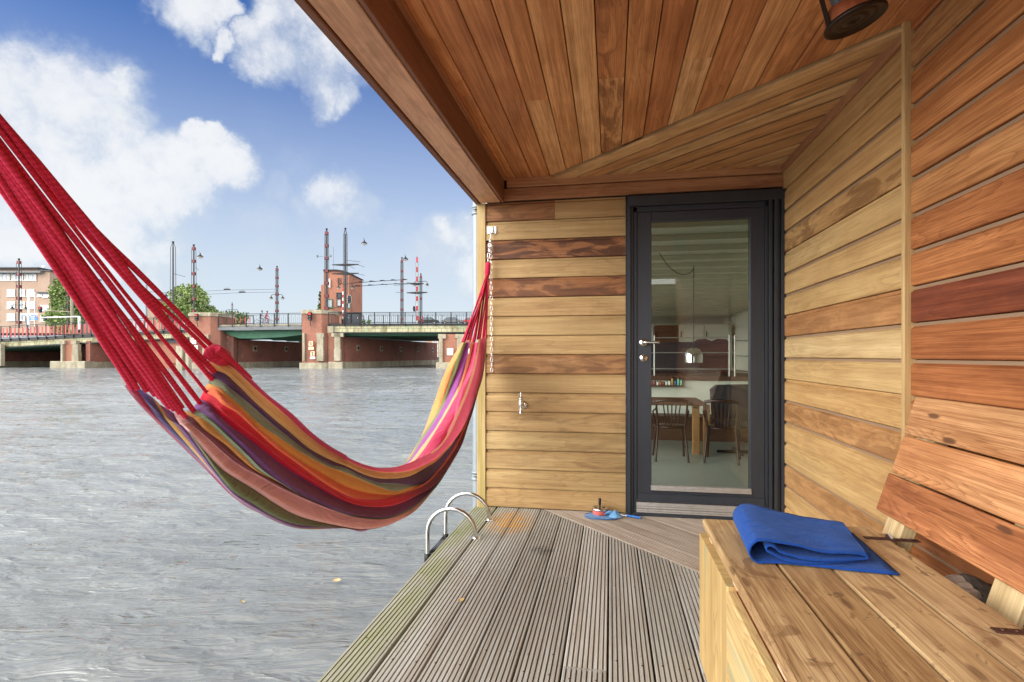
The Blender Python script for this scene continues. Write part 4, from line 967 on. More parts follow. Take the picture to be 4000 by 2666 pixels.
def cloth(mb, lines, cols, k=7, sub=5, puff=.22, flip=False, seed=0, crease=None):
    crease = crease or {}
    G = smooth_u(lines, k); rows = []; uvs = []; acc = [0]
    for i in range(1, len(G)): acc.append(acc[-1]+(G[i][len(G[i])//2]-G[i-1][len(G[i])//2]).length)
    for i, r in enumerate(G):
        row = []; uv = []; vv = 0
        for j in range(len(r)-1):
            d = (r[j+1]-r[j]).length
            for q in range(sub):
                f = q/sub; p = r[j].lerp(r[j+1], f)
                bul = math.sin(math.pi*f)*min(.022, d*puff*1.25)*(.6+.6*mnoise.noise(V3(acc[i]*2.5, j*3.1, seed)))
                fold = mnoise.noise(V3(acc[i]*3, (vv+d*f)*30, seed+7))*.0035
                uu = i/(len(G)-1); am = sst(uu, 0, .10)*(1-sst(uu, .72, .9))*min(1, d/.035)
                cre = (crease.get(j+1, 0)*sst(f, .35, .95)-crease.get(j, 0)*(1-sst(f, 0, .55)))*am
                row.append(p+(Xa*.8-Ya*.6)*(bul+fold+cre)); uv.append((acc[i], vv+d*f if True else 0))
            vv += max(d, .001)
        row.append(r[-1].copy()); uv.append((acc[i], vv)); rows.append(row); uvs.append(uv)
    mb.grid(rows, False, lambda a, b: cols[min(len(cols)-1, b//sub)], uvs)
    return rows
mb = MB()
near = cloth(mb, P3, [(a*1.05, b*1.05, c*1.05) for a, b, c in STR], sub=7, crease={1: .006, 2: .016, 3: .008, 4: .008, 5: .007, 6: .008, 7: .030, 8: .018, 9: .008, 10: .014, 11: .012, 12: .020, 13: .008})
# at the right end the rim stripe turns pink, as the cloth shows its brighter inside
for fi in range(len(mb.c)):
    a = fi//(17*7); b = fi % (17*7)
    u = a/(7*(NS-1))
    if b < 7:
        f = min(1, max(0, (u-.35)/.2)); c0 = mb.c[fi]; pk = (.80, .12, .20)
        if u > .66 and b == 0: pk = (.92, .50, .28)
        mb.c[fi] = tuple(c0[k]*(1-f)+pk[k]*f for k in range(3))
    elif 42 <= b < 49 and u > .5:
        f = min(1, (u-.5)/.14); c0 = mb.c[fi]; mb.c[fi] = tuple(c0[k]*(1-f)+(.21, .035, .09)[k]*f for k in range(3))
# far panel, seen above the near rim on the right
FAR = [
 [z4(x, y) for x, y in ((735,335),(650,470),(560,650),(490,850),(430,1020),(370,1180),(300,1310),(190,1475),(60,1535))],
 [z4(x, y) for x, y in ((747,340),(690,470),(620,680),(560,860),(495,1000),(425,1110),(345,1235),(225,1440),(70,1540))],
 [z4(x, y) for x, y in ((777,332),(730,455),(665,660),(598,850),(520,1000),(440,1130),(350,1260),(232,1452),(75,1545))],
 [z4(x, y) for x, y in ((810,332),(765,560),(703,740),(630,885),(545,1040),(458,1180),(360,1310),(240,1462),(80,1550))],
 [z4(x, y) for x, y in ((840,340),(800,540),(732,745),(655,885),(575,1025),(480,1180),(385,1330),(260,1472),(90,1556))],
 [z4(x, y) for x, y in ((862,340),(825,560),(748,750),(695,900),(655,1050),(600,1160),(560,1270),(400,1420),(100,1562))],
 [z4(x, y) for x, y in ((885,322),(858,565),(806,735),(745,905),(690,1050),(640,1180),(590,1290),(420,1440),(110,1568))],
]
FN = len(FAR[0]); PF = []
for i in range(FN):
    u = 1-i/(FN-1)*.48; w_ = wid(u); row = []
    for j in range(7): row.append(place(*FAR[j][i], xc(u)+w_*(-1.0+.26*j)+(.012 if j % 2 else 0)))
    # hidden part: down the inside to the bottom of the cloth
    a = row[-1]; k = int(round(u*(NS-1))); b = P3[min(k, NS-1)][17]
    c_ = a.lerp(b, .5); row.append(EYE+(c_-EYE)*((c_.x-.03)/c_.x)); row.append(b-Xa*.004); PF.append(row)
# continue the far side behind the near panel to the left end
for i in range(1, 9):
    u = .52*(1-i/8); k = u*(NS-1); k0 = int(k); kf = k-k0; w_ = wid(u)
    L = [P3[k0][j].lerp(P3[min(k0+1, NS-1)][j], kf) for j in (4, 5, 6, 7, 8, 11, 12, 14, 17)]
    row = []
    for j, p in enumerate(L):
        X = xc(u)-w_*(.9*math.cos(j/8*math.pi/2))-.01; q = EYE+(p-EYE)*(X/p.x) if j < 8 else p-Xa*.004
        row.append(q)
    PF.append(row)
cloth(mb, PF, STR_FAR[:4]+[STR_FAR[4], (.75, .12, .22), STR_FAR[5], (.55, .2, .3)], sub=5, puff=.35, seed=5)
cl = mb.build('cloth', M['fabric'], HM, fix=False)
# knot on the cloth's upper corner
mb = MB(); kp = [z1(1030, 290), z1(1060, 250), z1(1130, 215), z1(1200, 240), z1(1260, 290), z1(1280, 330), z1(1240, 350), z1(1170, 320), z1(1100, 290), z1(1060, 300)]
mb.tube([place(px, py, xc(0)+wid(0)+.004+.012*math.sin(i*1.1)) for i, (px, py) in enumerate(kp)], [.008, .012, .013, .012, .012, .012, .013, .013, .011, .007], 12)
mb.tube([place(*z1(x, y), xc(.05)+wid(.05)) for x, y in ((1150, 200), (1290, 310), (1430, 430), (1568, 560))], [.008, .006, .005, .004], 10)
mb.build('knot', M['rope'], HM)
# crimson cords on the left, from the cloth end to the whipped loop out of frame
HUB = V3(-.85, .478, 1.522)
ends = [(1115, 200), (1060, 245), (1095, 465), (1125, 625), (985, 700), (930, 860), (845, 955), (700, 965), (625, 915), (560, 875), (500, 850), (445, 790), (385, 725), (325, 690), (220, 640), (110, 610), (45, 600)]
for i, (x, y) in enumerate(ends):
    f = i/(len(ends)-1); px, py = z1(x, y); a = place(px, py, xc(0)+wid(0)*(.95*math.cos(math.pi*.5*f)-.10)+.004)
    b = HUB+V3((.5-f)*.02, (.5-f)*-.01, (.5-f)*.012)
    sag = [.030, .026, .012, .010, .006, .004][i] if i < 6 else 0
    a = a+(a-b).normalized()*(.016 if i > 1 else .004)+Xa*.003
    path = [a.lerp(b, k/14)-Za*sag*math.sin(math.pi*k/14)+V3(.006*math.sin(i*2.3+k*.5), 0, .004*math.sin(i*1.7+k*.45))*math.sin(math.pi*k/14) for k in range(15)]
    r = [.0052, .0042, .0060, .0056, .0036, .0048, .0050, .0050, .0046, .0046, .0046, .0046, .0046, .0046, .0046, .0046, .0046][i]
    mb = MB(); mb.tube(path, [r*(.92+.16*rnd.random()) for _ in path], 10); mb.build('cord', M['rope'], HM)
    if i >= 8:
        q2 = [p+V3(.004, .004, .0105)*(1-k/14*.5)*(1 if i > 3 else .75) for k, p in enumerate(path)]; mb = MB(); mb.tube(q2, r*.8, 8); mb.build('cord', M['rope'], HM)
mb = MB(); hv2 = V3(0, -.48, .62).normalized(); mb.lathe([(.020, -.03), (.032, 0), (.034, .06), (.028, .09), (.03, .13), (.022, .15), (0, .155)], HUB, 16, hv2); mb.build('whipped_loop', M['rope'], HM)
mb = MB(); chain(mb, HUB+hv2*.15, V3(-.80, -.02, 2.10)); o = mb.build('support_chain', M['zinc']); tag(o, 'steel chain holding the near end of the hammock to the roof beam', 'chain')
# right end: fan of cords gathered into the whipped loop
tops = [(737, 330), (758, 328), (786, 310), (808, 330), (836, 335), (852, 340), (880, 305), (905, 300), (930, 298), (962, 292)]
G0 = onY(1898, 1112, 3.60)
for i, (x, y) in enumerate(tops):
    f = i/9; px, py = z4(x, y); a = place(px, py, xc(1)+wid(1)*(-.9+1.8*f)*.8)
    b = G0+V3((f-.5)*.018, (.5-f)*.01, 0); c_ = LOOP+V3((f-.5)*.012, 0, -.05)
    tw = V3(.010*math.sin(f*9), 0, 0)
    mb = MB(); P = [a, a.lerp(b, .33)+tw*.3, a.lerp(b, .66)+tw, b+tw*.8, b.lerp(c_, .5)+V3((.5-f)*.016, 0, 0), c_, LOOP+V3((f-.5)*.006, 0, 0)]
    D = []
    for k in range(len(P)-1):
        for q in range(4): D.append(cr(P[max(k-1, 0)], P[k], P[k+1], P[min(k+2, len(P)-1)], q/4))
    D.append(P[-1]); mb.tube(D, .0052, 8); mb.build('cord', M['rope'], HM)
    a2 = a+V3(.009, 0, .002)
    if i % 2 == 0:
        mb = MB(); mb.tube([a2.lerp(D[-1]-Za*.06, k/10)+tw*.8*math.sin(k*.314) for k in range(11)], .0045, 8); mb.build('cord', M['rope'], HM)
mb = MB(); mb.lathe([(.010, .004), (.017, -.002), (.0185, -.02), (.019, -.05), (.0195, -.07), (.016, -.085), (.013, -.10)], LOOP+V3(.003, 0, .004), 16, (.08, 0, 1)); mb.build('whipped_loop', M['rope'], HM)
mb = MB(); q = place(*z4(793, 440), xc(1)); mb.plank(q, V3(.1, 0, 1), Xa, -Ya, .03, .007, .002, .0005); mb.build('care_tag', M['white_paint'], HM)

# ================================================================== interior seen through the door
def chair(px, py, Z, lab, rz):
    c = pt(px, 1390, Z); c.z = ZF; t_ = thing('dining_chair', lab, 'chair', c, 'bentwood chairs at the table')
    mb = MB(); mb.lathe([(0, .455), (.20, .455), (.215, .445), (.20, .43), (0, .43)], c, 24); mb.build('seat', M['bentwood'], t_)
    R2 = lambda x, y, z: c+V3(x*math.cos(rz)-y*math.sin(rz), x*math.sin(rz)+y*math.cos(rz), z)
    for sx in (-1, 1):
        for sy in (-1, 1):
            mb = MB(); P = [R2(sx*.17, sy*.15, .44), R2(sx*.185, sy*.17, .25), R2(sx*.205, sy*.235, 0)]
            if sy < 0: P = [R2(sx*.20, -.19, .80), R2(sx*.185, -.175, .62)]+P
            mb.tube(P, [.014]*len(P), 8); mb.build('leg', M['bentwood'], t_)
    mb = MB()
    for k in range(-2, 3): mb.tube([R2(k*.035, -.165, .45), R2(k*.045, -.19, .62), R2(k*.055, -.20, .76)], .009, 6)
    mb.tube([R2(-.20, -.19, .78), R2(-.12, -.225, .80), R2(0, -.235, .805), R2(.12, -.225, .80), R2(.20, -.19, .78)], [.022]*5, 8)
    mb.tube([R2(-.19, -.185, .70), R2(-.23, -.06, .64), R2(-.19, .03, .45)], .011, 6); mb.tube([R2(.19, -.185, .70), R2(.23, -.06, .64), R2(.19, .03, .45)], .011, 6)
    mb.build('backrest', M['bentwood'], t_); return t_
chair(2618, 0, 7.35, 'bentwood chair seen left through the door glass, nearer the shelf of jars', 0)
chair(2822, 0, 7.20, 'bentwood chair seen right through the door glass, beyond the table leg', -.25)
T0 = pt(2722, 1390, 7.55)
tb = thing('dining_table', 'long brown wooden table seen through the door glass', 'table', (T0.x, T0.y, ZF))
mb = MB(); mb.plank(V3(-.6, T0.y, .36), Xa, Ya, Za, T0.x+.72, .95, .045, .004); mb.build('tabletop', M['oakdark'], tb)
for dx in (0, -1.7):
    mb = MB(); mb.plank(V3(T0.x-.03+dx, T0.y+.15, ZF), Za, Xa, Ya, .70, .09, .09, .004); mb.plank(V3(T0.x+.10+dx, T0.y+.05, ZF), Za, Xa, Ya, .70, .08, .08, .004); mb.build('leg', M['oak'], tb)
pl = pt(2710, 1417, 6.0); PL = thing('pendant_lamp', 'smoked glass dome lamp hanging over the table inside', 'lamp', pl)
mb = MB(); mb.lathe([(.093, 0), (.094, .07), (.085, .115), (.06, .145), (.03, .158), (.012, .16)], pl, 28); mb.build('lamp_shade', M['chrome'], PL)
mb = MB(); mb.lathe([(.012, .158), (.012, .19), (.003, .195)], pl, 12); mb.tube([pl+Za*.19, V3(pl.x, pl.y, 2.03)], .004, 6); mb.tube([V3(pl.x, pl.y, 2.0)]+[V3(pl.x+.0-.04*k, pl.y-.05*k, 1.98-.035*k+.0045*k*k) for k in range(1, 14)], .004, 6); mb.build('lamp_cable', M['black'], PL)
# raised living floor with its white riser, railing, shelf and furniture
q = pt(2500, 1390, 9.6); PY = q.y
mb = MB(); mb.box((-.85, PY, ZF+.001), (3.09, 15.9, .62)); mb.build('raised_floor_front', M['wall_in'], HB)
mb = MB(); mb.box((-.85, PY-.03, .621), (3.09, 15.9, .70)); mb.build('raised_floor_edge', M['oakdark'], HB)
rl = thing('indoor_railing', 'thin grey metal railing on the raised floor inside', 'railing', (1.2, PY, .7))
mb = MB(); rx = [pt(2556, 0, 9.6).x, pt(2838, 0, 9.6).x, pt(2846+12, 0, 9.6).x]
for x in (rx[0], rx[1], rx[2]): mb.tube([(x, PY+.03, .70), (x, PY+.03, 1.40)], .014, 8)
mb.build('post', M['alu'], rl)
for z in (.82, 1.10, 1.36):
    mb = MB(); mb.tube([(-.8, PY+.03, z), (rx[2], PY+.03, z)], .010, 8); mb.tube([(rx[2]+.02, PY+.03, z-.05), (3.0, PY+.03, z-.10)], .010, 8); mb.build('rail', M['alu'], rl)
SH = thing('wall_shelf', 'small brown shelf on the white riser inside', 'shelf', (.9, PY-.1, .52))
x0 = pt(2540, 0, 9.4).x; x1 = pt(2668, 0, 9.4).x; zs = pt(0, 1511, 9.4).z
mb = MB(); mb.plank((x0-.5, PY-.12, zs), Xa, Ya, Za, x1-x0+.5, .118, .02); o = mb.build('shelf_board', M['oakdark'], SH)
jc = [(.5,.05,.03), (.15,.04,.03), (.6,.6,.55), (.5,.1,.03), (.12,.05,.04), (.65,.62,.55), (.70,.68,.6), (.42,.25,.06), (.05,.12,.25), (.10,.45,.38), (.25,.5,.35)]
for i, cc in enumerate(jc):
    x = x0+.035+(x1-x0-.06)*i/10.0; h = [.07,.07,.07,.07,.06,.075,.085,.14,.10,.13,.11][i]
    m_j = plain('jar_colour_%s' % 'abcdefghijk'[i], cc, .3, 0, .05)
    c = V3(x, PY-.06, zs+.02); jt = thing('jar', ['red spice jar at the far left of the shelf row','dark spice jar second on the shelf','white labelled jar third on the shelf','orange red jar fourth on the shelf','brown jar between an orange red and a cream jar','cream jar in the middle of the row','squat white tub right of the cream jar','tall amber bottle on the shelf','navy blue jar right of the amber bottle','tall turquoise tin on the shelf','green jar at the right end of the shelf'][i], 'jar', c, 'jars on the indoor shelf')
    mb = MB(); mb.lathe([(0, 0), (.019, 0), (.021, .004), (.021, h*.78), (.014, h*.84), (.014, h*.86)], c, 12); mb.build('glass_body', m_j, jt)
    mb = MB(); mb.lathe([(.016, h*.84), (.016, h), (0, h)], c, 12); mb.build('lid', M['black'] if i % 3 else M['rust'], jt)
WB = thing('indoor_bench', 'dark wooden bench along the white riser behind the table', 'bench', (1, PY-.4, ZF))
mb = MB(); mb.plank((-.7, PY-.62, .02), Xa, Ya, Za, 3.7, .45, .05, .004); mb.build('seat', M['oakdark'], WB)
mb = MB(); mb.box((-.65, PY-.56, ZF+.001), (2.95, PY-.30, .018)); mb.build('base', M['oakdark'], WB)
sf = pt(2625, 1460, 11); sf.z = .70
SF = thing('sofa', 'dark sofa on the raised floor behind the railing', 'sofa', sf)
mb = MB(); mb.box((sf.x-.9, sf.y, .70), (sf.x+.45, sf.y+.8, 1.12), .05); mb.build('seat', M['fabricdark'], SF)
mb = MB(); mb.box((sf.x-.95, sf.y-.15, .70), (sf.x+.5, sf.y, 1.32), .05); mb.build('backrest', M['fabricdark'], SF)
am = pt(2775, 1400, 11.3); am.z = .70
AM = thing('armchair', 'wine red armchair with a humped back on the raised floor', 'armchair', am)
mb = MB(); mb.box((am.x-.34, am.y, .70), (am.x+.34, am.y+.7, 1.15), .06); mb.build('seat', M['fabricred'], AM)
mb = MB(); mb.prism([(-.36, 0), (.36, 0), (.35, .62), (.27, .68), (.12, .69), (0, .64), (-.12, .69), (-.27, .68), (-.35, .62)], am-Ya*.02, Xa, Za, -Ya, .16); mb.build('backrest', M['fabricred'], AM)
cbx = thing('kitchen_cupboard', 'tall cream cupboards at the far end of the room', 'cupboard', (1, 15, .7))
mb = MB(); mb.box((-.8, 14.6, .701), (3.0, 15.2, 1.86)); mb.build('carcass', M['cream'], cbx)
for i in range(6):
    for (z0, z1_) in ((.75, 1.32), (1.36, 1.83)):
        mb = MB(); mb.box((-.75+i*.62, 14.575, z0), (-.16+i*.62, 14.599, z1_)); d_ = mb.build('cupboard_door', M['oakdark'] if i in (3,) else M['cream'], cbx)
        mb = MB(); mb.box((-.72+i*.62, 14.55, (z0+z1_)/2-.07), (-.70+i*.62, 14.574, (z0+z1_)/2+.07)); mb.build('handle', M['black'], d_)
ac = pt(2870, 1390, 8.0); ac.z = ZF
AR = thing('office_chair', 'black padded chair at the right of the table inside', 'chair', ac)
mb = MB(); mb.prism([(-.30, .45), (.30, .45), (.36, .80), (.33, .93), (.2, .96), (-.25, .95), (-.33, .88)], ac, Xa, Za, Ya, .12); mb.build('backrest', M['fabricdark'], AR)
mb = MB(); mb.box(ac+V3(-.28, -.42, .38), ac+V3(.28, 0, .46), .03); mb.tube([ac+V3(0, -.2, .02), ac+V3(0, -.2, .4)], .03, 8); mb.tube([ac+V3(-.28, -.2, .02), ac+V3(.28, -.2, .02)], .02, 8); mb.tube([ac+V3(0, -.45, .02), ac+V3(0, .1, .02)], .02, 8); mb.build('seat', M['fabricdark'], AR)
# ================================================================== bridge
Zb = 60.0
def cpt(s, z, Z): return EYE*0 + V3(0, 0, z) + RT*s + FW*Z          # bridge frame: s across, z height, Z depth
BRG = thing('bascule_bridge', 'long brick and steel bascule bridge with black railings across the canal', 'bridge', cpt(-20, -.35, 62))
# red wall line behind each opening runs back and to the right
wd_ = (RT*6.1+FW*27).normalized()
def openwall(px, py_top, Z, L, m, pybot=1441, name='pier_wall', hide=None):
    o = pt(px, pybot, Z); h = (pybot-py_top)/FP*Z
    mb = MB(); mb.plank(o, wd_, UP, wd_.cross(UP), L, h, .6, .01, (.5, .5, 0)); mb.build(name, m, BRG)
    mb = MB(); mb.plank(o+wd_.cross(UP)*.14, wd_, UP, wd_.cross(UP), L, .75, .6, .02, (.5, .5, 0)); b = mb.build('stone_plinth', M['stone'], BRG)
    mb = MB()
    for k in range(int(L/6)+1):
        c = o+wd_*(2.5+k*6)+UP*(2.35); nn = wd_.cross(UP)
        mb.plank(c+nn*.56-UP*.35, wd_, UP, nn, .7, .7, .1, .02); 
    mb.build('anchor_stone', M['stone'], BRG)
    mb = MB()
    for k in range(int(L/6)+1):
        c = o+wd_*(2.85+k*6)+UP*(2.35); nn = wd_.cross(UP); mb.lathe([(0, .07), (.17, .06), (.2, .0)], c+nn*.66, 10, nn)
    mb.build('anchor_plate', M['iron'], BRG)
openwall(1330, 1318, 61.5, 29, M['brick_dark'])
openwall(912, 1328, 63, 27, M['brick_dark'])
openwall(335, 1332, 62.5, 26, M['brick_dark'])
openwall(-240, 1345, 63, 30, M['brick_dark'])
# dark recess of the bascule chamber left of the middle opening
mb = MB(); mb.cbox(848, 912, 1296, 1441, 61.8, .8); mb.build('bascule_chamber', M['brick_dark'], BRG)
# piers: (front x0..x1, right chamfer to x2, top y, Z)
def pier(x0, x1, x2, ytop, Z, cap=True, name='pier'):
    a = pt(x0, 1440, Z); b = pt(x1, 1440, Z); c = pt(x2, 1440, Z); c = c+FW*((x2-x1)/FP*Z)*.9
    zt = pt(0, ytop, Z).z; zb = -.8; dp = 3.0
    poly = [a, b, c, c+FW*dp, a+FW*(dp+.6)]
    mb = MB()
    def pris(pl, z0, z1):
        P0 = [V3(p.x, p.y, z0) for p in pl]; P1 = [V3(p.x, p.y, z1) for p in pl]
        mb.face(P0[::-1]); mb.face(P1)
        acc = 0
        for k in range(len(pl)):
            k2 = (k+1) % len(pl); l = (pl[k2]-pl[k]).length
            mb.face([P0[k], P0[k2], P1[k2], P1[k]], [(acc, z0), (acc+l, z0), (acc+l, z1), (acc, z1)]); acc += l
    pris(poly, zb, zt); pb = mb.build(name, M['brick'], BRG)
    def grow(pl, g):
        c_ = sum(pl, V3(0, 0, 0))/len(pl); return [p+(p-c_).normalized()*g for p in pl]
    if cap:
        mb.__init__(); pris(grow(poly, .14), zt, zt+.30); pris(grow(poly, .02), zt+.302, zt+.42); mb.build('cap_stone', M['stone'], pb)
    mb.__init__(); pris(grow(poly, .30), -.8, .28); mb.build('stone_plinth', M['stone'], pb)
    return pb
p_main = pier(1180, 1256, 1284, 1226, 60)
p_left = pier(740, 822, 848, 1236, 60)
# stone blocks on the main pier, as (px0, px1, py0, py1)
mb = MB()
for (x0, x1, y0, y1) in ((1181, 1190, 1302, 1410), (1237, 1262, 1318, 1366), (1236, 1263, 1366, 1411), (1235, 1264, 1302, 1318), (1305, 1328, 1302, 1318), (1306, 1328, 1318, 1364), (1304, 1330, 1364, 1410), (1279, 1302, 1275, 1300), (1294, 1340, 1302, 1317),
                         (740, 747, 1302, 1410), (790, 812, 1331, 1410), (788, 814, 1308, 1330)): mb = MB(); mb.cbox(x0, x1, y0, y1, 59.75, .4, .03); mb.build('stone_block', M['stone'], BRG)
mb = MB(); mb.cbox(1282, 1330, 1290, 1441, 60.3, 2.2); mb.build('abutment', M['brick'], BRG)
mb = MB(); mb.cbox(1283, 1338, 1414, 1450, 59.9, 1.4, .05); mb.build('stone_plinth', M['stone'], BRG); mb = MB(); mb.cbox(838, 852, 1414, 1450, 60.1, 2.4, .05); mb.build('stone_plinth', M['stone'], BRG)
# right pier
mb = MB(); mb.cbox(1728, 1990, 1306, 1460, 60.0, 3); mb.build('pier', M['brick_orange'], BRG)
mb = MB()
for (x0, x1, y0, y1) in ((1711, 1741, 1306, 1324), (1715, 1729, 1324, 1416), (1778, 1812, 1306, 1322), (1785, 1808, 1322, 1416)): mb = MB(); mb.cbox(x0, x1, y0, y1, 59.7, .4, .03); mb.build('stone_block', M['stone'], BRG)
mb = MB(); mb.cbox(1703, 2000, 1417, 1450, 59.2, 3, .06); mb.build('stone_plinth', M['stone'], BRG)
# left piers
mb = MB(); mb.cbox(243, 285, 1330, 1441, 62.2, 3); mb.build('pier', M['brick_orange'], BRG)
mb = MB()
for (x0, x1, y0, y1) in ((231, 251, 1331, 1346), (236, 244, 1346, 1412), (277, 297, 1331, 1346), (281, 304, 1346, 1378), (279, 306, 1378, 1412), (-10, 4, 1345, 1430)): mb = MB(); mb.cbox(x0, x1, y0, y1, 61.9, .5, .03); mb.build('stone_block', M['stone'], BRG)
mb = MB(); mb.cbox(195, 330, 1412, 1450, 61.4, 2.5, .06); mb.build('stone_plinth', M['stone'], BRG)
# decks: fascia with tiles, black edge beams
def slant(pxa, pxb, ya0, ya1, yb0, yb1, Z, dp, m, name, par=BRG):
    a0, a1 = pt(pxa, ya0, Z), pt(pxa, ya1, Z); b0, b1 = pt(pxb, yb0, Z), pt(pxb, yb1, Z); D = FW*dp; mb = MB(); L = (b0-a0).length; h0 = a0.z-a1.z
    mb.face([a1, b1, b0, a0], [(0, 0), (L, 0), (L, h0), (0, h0)]); P = [a1, b1, b0, a0]; Q = [p+D for p in P]
    mb.face([Q[0], Q[3], Q[2], Q[1]])
    for k in range(4): mb.face([P[k], Q[k], Q[(k+1) % 4], P[(k+1) % 4]])
    return mb.build(name, m, par)
slant(1305, 2300, 1274, 1299, 1270, 1297, 60.0, .5, M['fascia'], 'tiled_fascia')
slant(1281, 2300, 1266, 1274, 1262, 1270, 59.9, .35, M['iron'], 'edge_beam'); slant(1303, 2300, 1299, 1303, 1297, 1301, 59.9, .3, M['iron'], 'edge_beam')
slant(1303, 2300, 1303, 1312, 1301, 1310, 60.8, 24, M['green_paint'], 'girder'); slant(1281, 2300, 1268, 1272, 1265, 1269, 60.4, 26, M['asphalt'], 'road_deck')
slant(852, 1180, 1270, 1276, 1266, 1272, 60.6, .5, M['stone'], 'kerb_edge'); slant(852, 1180, 1277, 1291, 1273, 1288, 60.5, .5, M['greygirder'], 'edge_beam')
slant(852, 1180, 1273, 1277, 1270, 1274, 61.2, 25, M['asphalt'], 'road_deck')
mb = MB()                                                             # curved green bascule girders
for k in range(6):
    Z = 61.4+k*4.4; P = [(852, 1291), (1180, 1288), (1180, 1306), (1100, 1316), (1000, 1322), (920, 1322), (880, 1308)]
    q = [cpt((x-2000)/FP*60.6, EYE.z+(1390-y)/FP*60.6, Z) for x, y in P]; mb.face(q); mb.face([p+FW*.25 for p in q][::-1])
    for i in range(7): mb.face([q[i], q[(i+1) % 7], q[(i+1) % 7]+FW*.25, q[i]+FW*.25])
mb.build('bascule_girder', M['green_paint'], BRG)
slant(-700, 742, 1360, 1372, 1287, 1299, 62.4, .5, M['iron'], 'edge_beam')
slant(-700, 742, 1372, 1393, 1299, 1318, 62.5, .5, M['fascia'], 'tiled_fascia'); slant(-700, 742, 1393, 1397, 1318, 1322, 62.4, .4, M['iron'], 'edge_beam')
slant(-700, 742, 1397, 1401, 1322, 1326, 63.2, 22, M['green_paint'], 'girder'); slant(-700, 742, 1366, 1372, 1293, 1299, 63.1, 24, M['asphalt'], 'road_deck')
mb = MB(); mb.cbox(470, 742, 1310, 1441, 63.2, 2); mb.build('abutment', M['brick_orange'], BRG)
# railings
def railing(pa, ta, ba, pb, tb_, bb_, Z, step_m, pick, redspan=None, foot=9):
    A0, A1 = pt(pa, ta, Z), pt(pa, ba, Z); B0, B1 = pt(pb, tb_, Z), pt(pb, bb_, Z); L = (B0-A0).length
    fr = MB(); fr.tube([A0, B0], .035, 6); fr.tube([A0.lerp(A1, .13), B0.lerp(B1, .13)], .018, 4); fr.tube([A0.lerp(A1, .93), B0.lerp(B1, .93)], .025, 4)
    n = int(L/step_m)
    for i in range(n+1):
        f = i/n; a = A0.lerp(B0, f); b = A1.lerp(B1, f); fr.plank(b-UP*(foot/FP*Z)-RT*.05, UP, RT, FW, (a-b).length+foot/FP*Z, .10, .08, .01)
    rb = fr.build('railing', M['iron'], BRG)
    bk = MB(); rd = MB(); m_ = int(L/pick)
    for i in range(m_):
        f = (i+.5)/m_; px = pa+(pb-pa)*f; a = A0.lerp(B0, f); b = A1.lerp(B1, f)
        red = redspan and any(r0 < px < r1 for r0, r1 in redspan)
        if red:
            if i % 2: rd.plank(b.lerp(a, .1)-RT*.08, UP, RT, FW, (a-b).length*.72, .15, .03, .005)
        else:
            bk.tube([b.lerp(a, .08), a.lerp(b, .15 if i % 2 else .35)], .013, 4)
    if bk.v: bk.build('balusters', M['iron'], rb)
    if rd.v: rd.build('red_balusters', M['red_paint'], rb)
railing(1283, 1222, 1266, 2300, 1219, 1262, 59.8, 1.65, .21)
railing(852, 1229, 1270, 1180, 1224, 1266, 60.4, 1.5, .21)
railing(-700, 1316, 1360, 740, 1235, 1287, 62.3, 1.0, .22, [(-700, 742)])
railing(852, 1236, 1268, 990, 1234, 1266, 84, 2, .35, [(852, 992)])
railing(1283, 1234, 1262, 1420, 1232, 1262, 84, 2, .35, [(1283, 1422)])
railing(1440, 1232, 1262, 2300, 1230, 1260, 84, 2.2, .30, [(1625, 1660)])

# ================================================================== masts
def mast(px, ytop, ybot, Z, w, label, style='red', bands=6, group='tall poles on the bridge'):
    b = pt(px, ybot, Z); tpt = pt(px, ytop, Z); H = tpt.z-b.z; W = w/FP*Z
    t_ = thing('bridge_mast', label, 'mast', b, group)
    mb = MB(); mb.tube([b, b+UP*H*.93], [W*.22, W*.16], 8); mb.build('core', M['mast_grey'] if style != 'redwhite' else M['white_paint'], t_)
    mb = MB()
    for k in range(4):
        a = math.pi/4+k*math.pi/2; d = (RT*math.cos(a)+FW*math.sin(a))*W*.62
        mb.tube([b+d, b+d*.8+UP*H*.92, b+d*.15+UP*H*.975], W*.06, 5)
    mb.build('outer_rods', M['mast_grey'] if style == 'grey' else M['iron'], t_)
    mb = MB(); mb.lathe([(W*.16, 0), (W*.2, .1), (W*.35, .12), (W*.2, .22), (0, .25)], b+UP*(H*.972), 8); mb.build('finial', M['mast_grey'], t_)
    if style != 'grey':
        for k in range(bands):
            mb = MB(); z = H*(.06+.86*k/(bands-1)); h = W*.75 if style == 'red' else H*.07
            mb.plank(b-RT*W*.36-FW*W*.36+UP*z, RT, FW, UP, W*.72, W*.72, h, .02)
            mb.build('red_collar', M['mast_red'] if style == 'red' else M['red_paint'], t_)
    return t_, b, H, W
def arms(t_, b, H, spec, Z):
    for f, half in spec:
        mb = MB(); c = b+UP*H*f; P = [(-half, .02), (-half, -.06), (-.1, -.18), (.1, -.18), (half, -.02), (half, .08), (.1, .1), (-.1, .1)]
        mb.prism(P, c-FW*.05, RT, UP, FW, .1); mb.build('cross_arm', M['iron'], t_)
def twinlamp(t_, b, z, half):
    for s in (-1, 1):
        c = b+RT*s*half+UP*(z-.35); mb = MB(); mb.tube([b+UP*z, b+RT*s*half*.6+UP*(z+.1), b+RT*s*half+UP*z, c+UP*.15], .035, 6)
        mb.lathe([(0, .22), (.06, .2), (.10, .1), (.24, -.02), (.24, -.05)], c, 10); p = mb.build('lamp_arm', M['iron'], t_)
        mb = MB(); mb.lathe([(.20, -.05), (.16, -.16), (0, -.2)], c, 10); mb.build('lamp_globe', M['lampglow'], p)
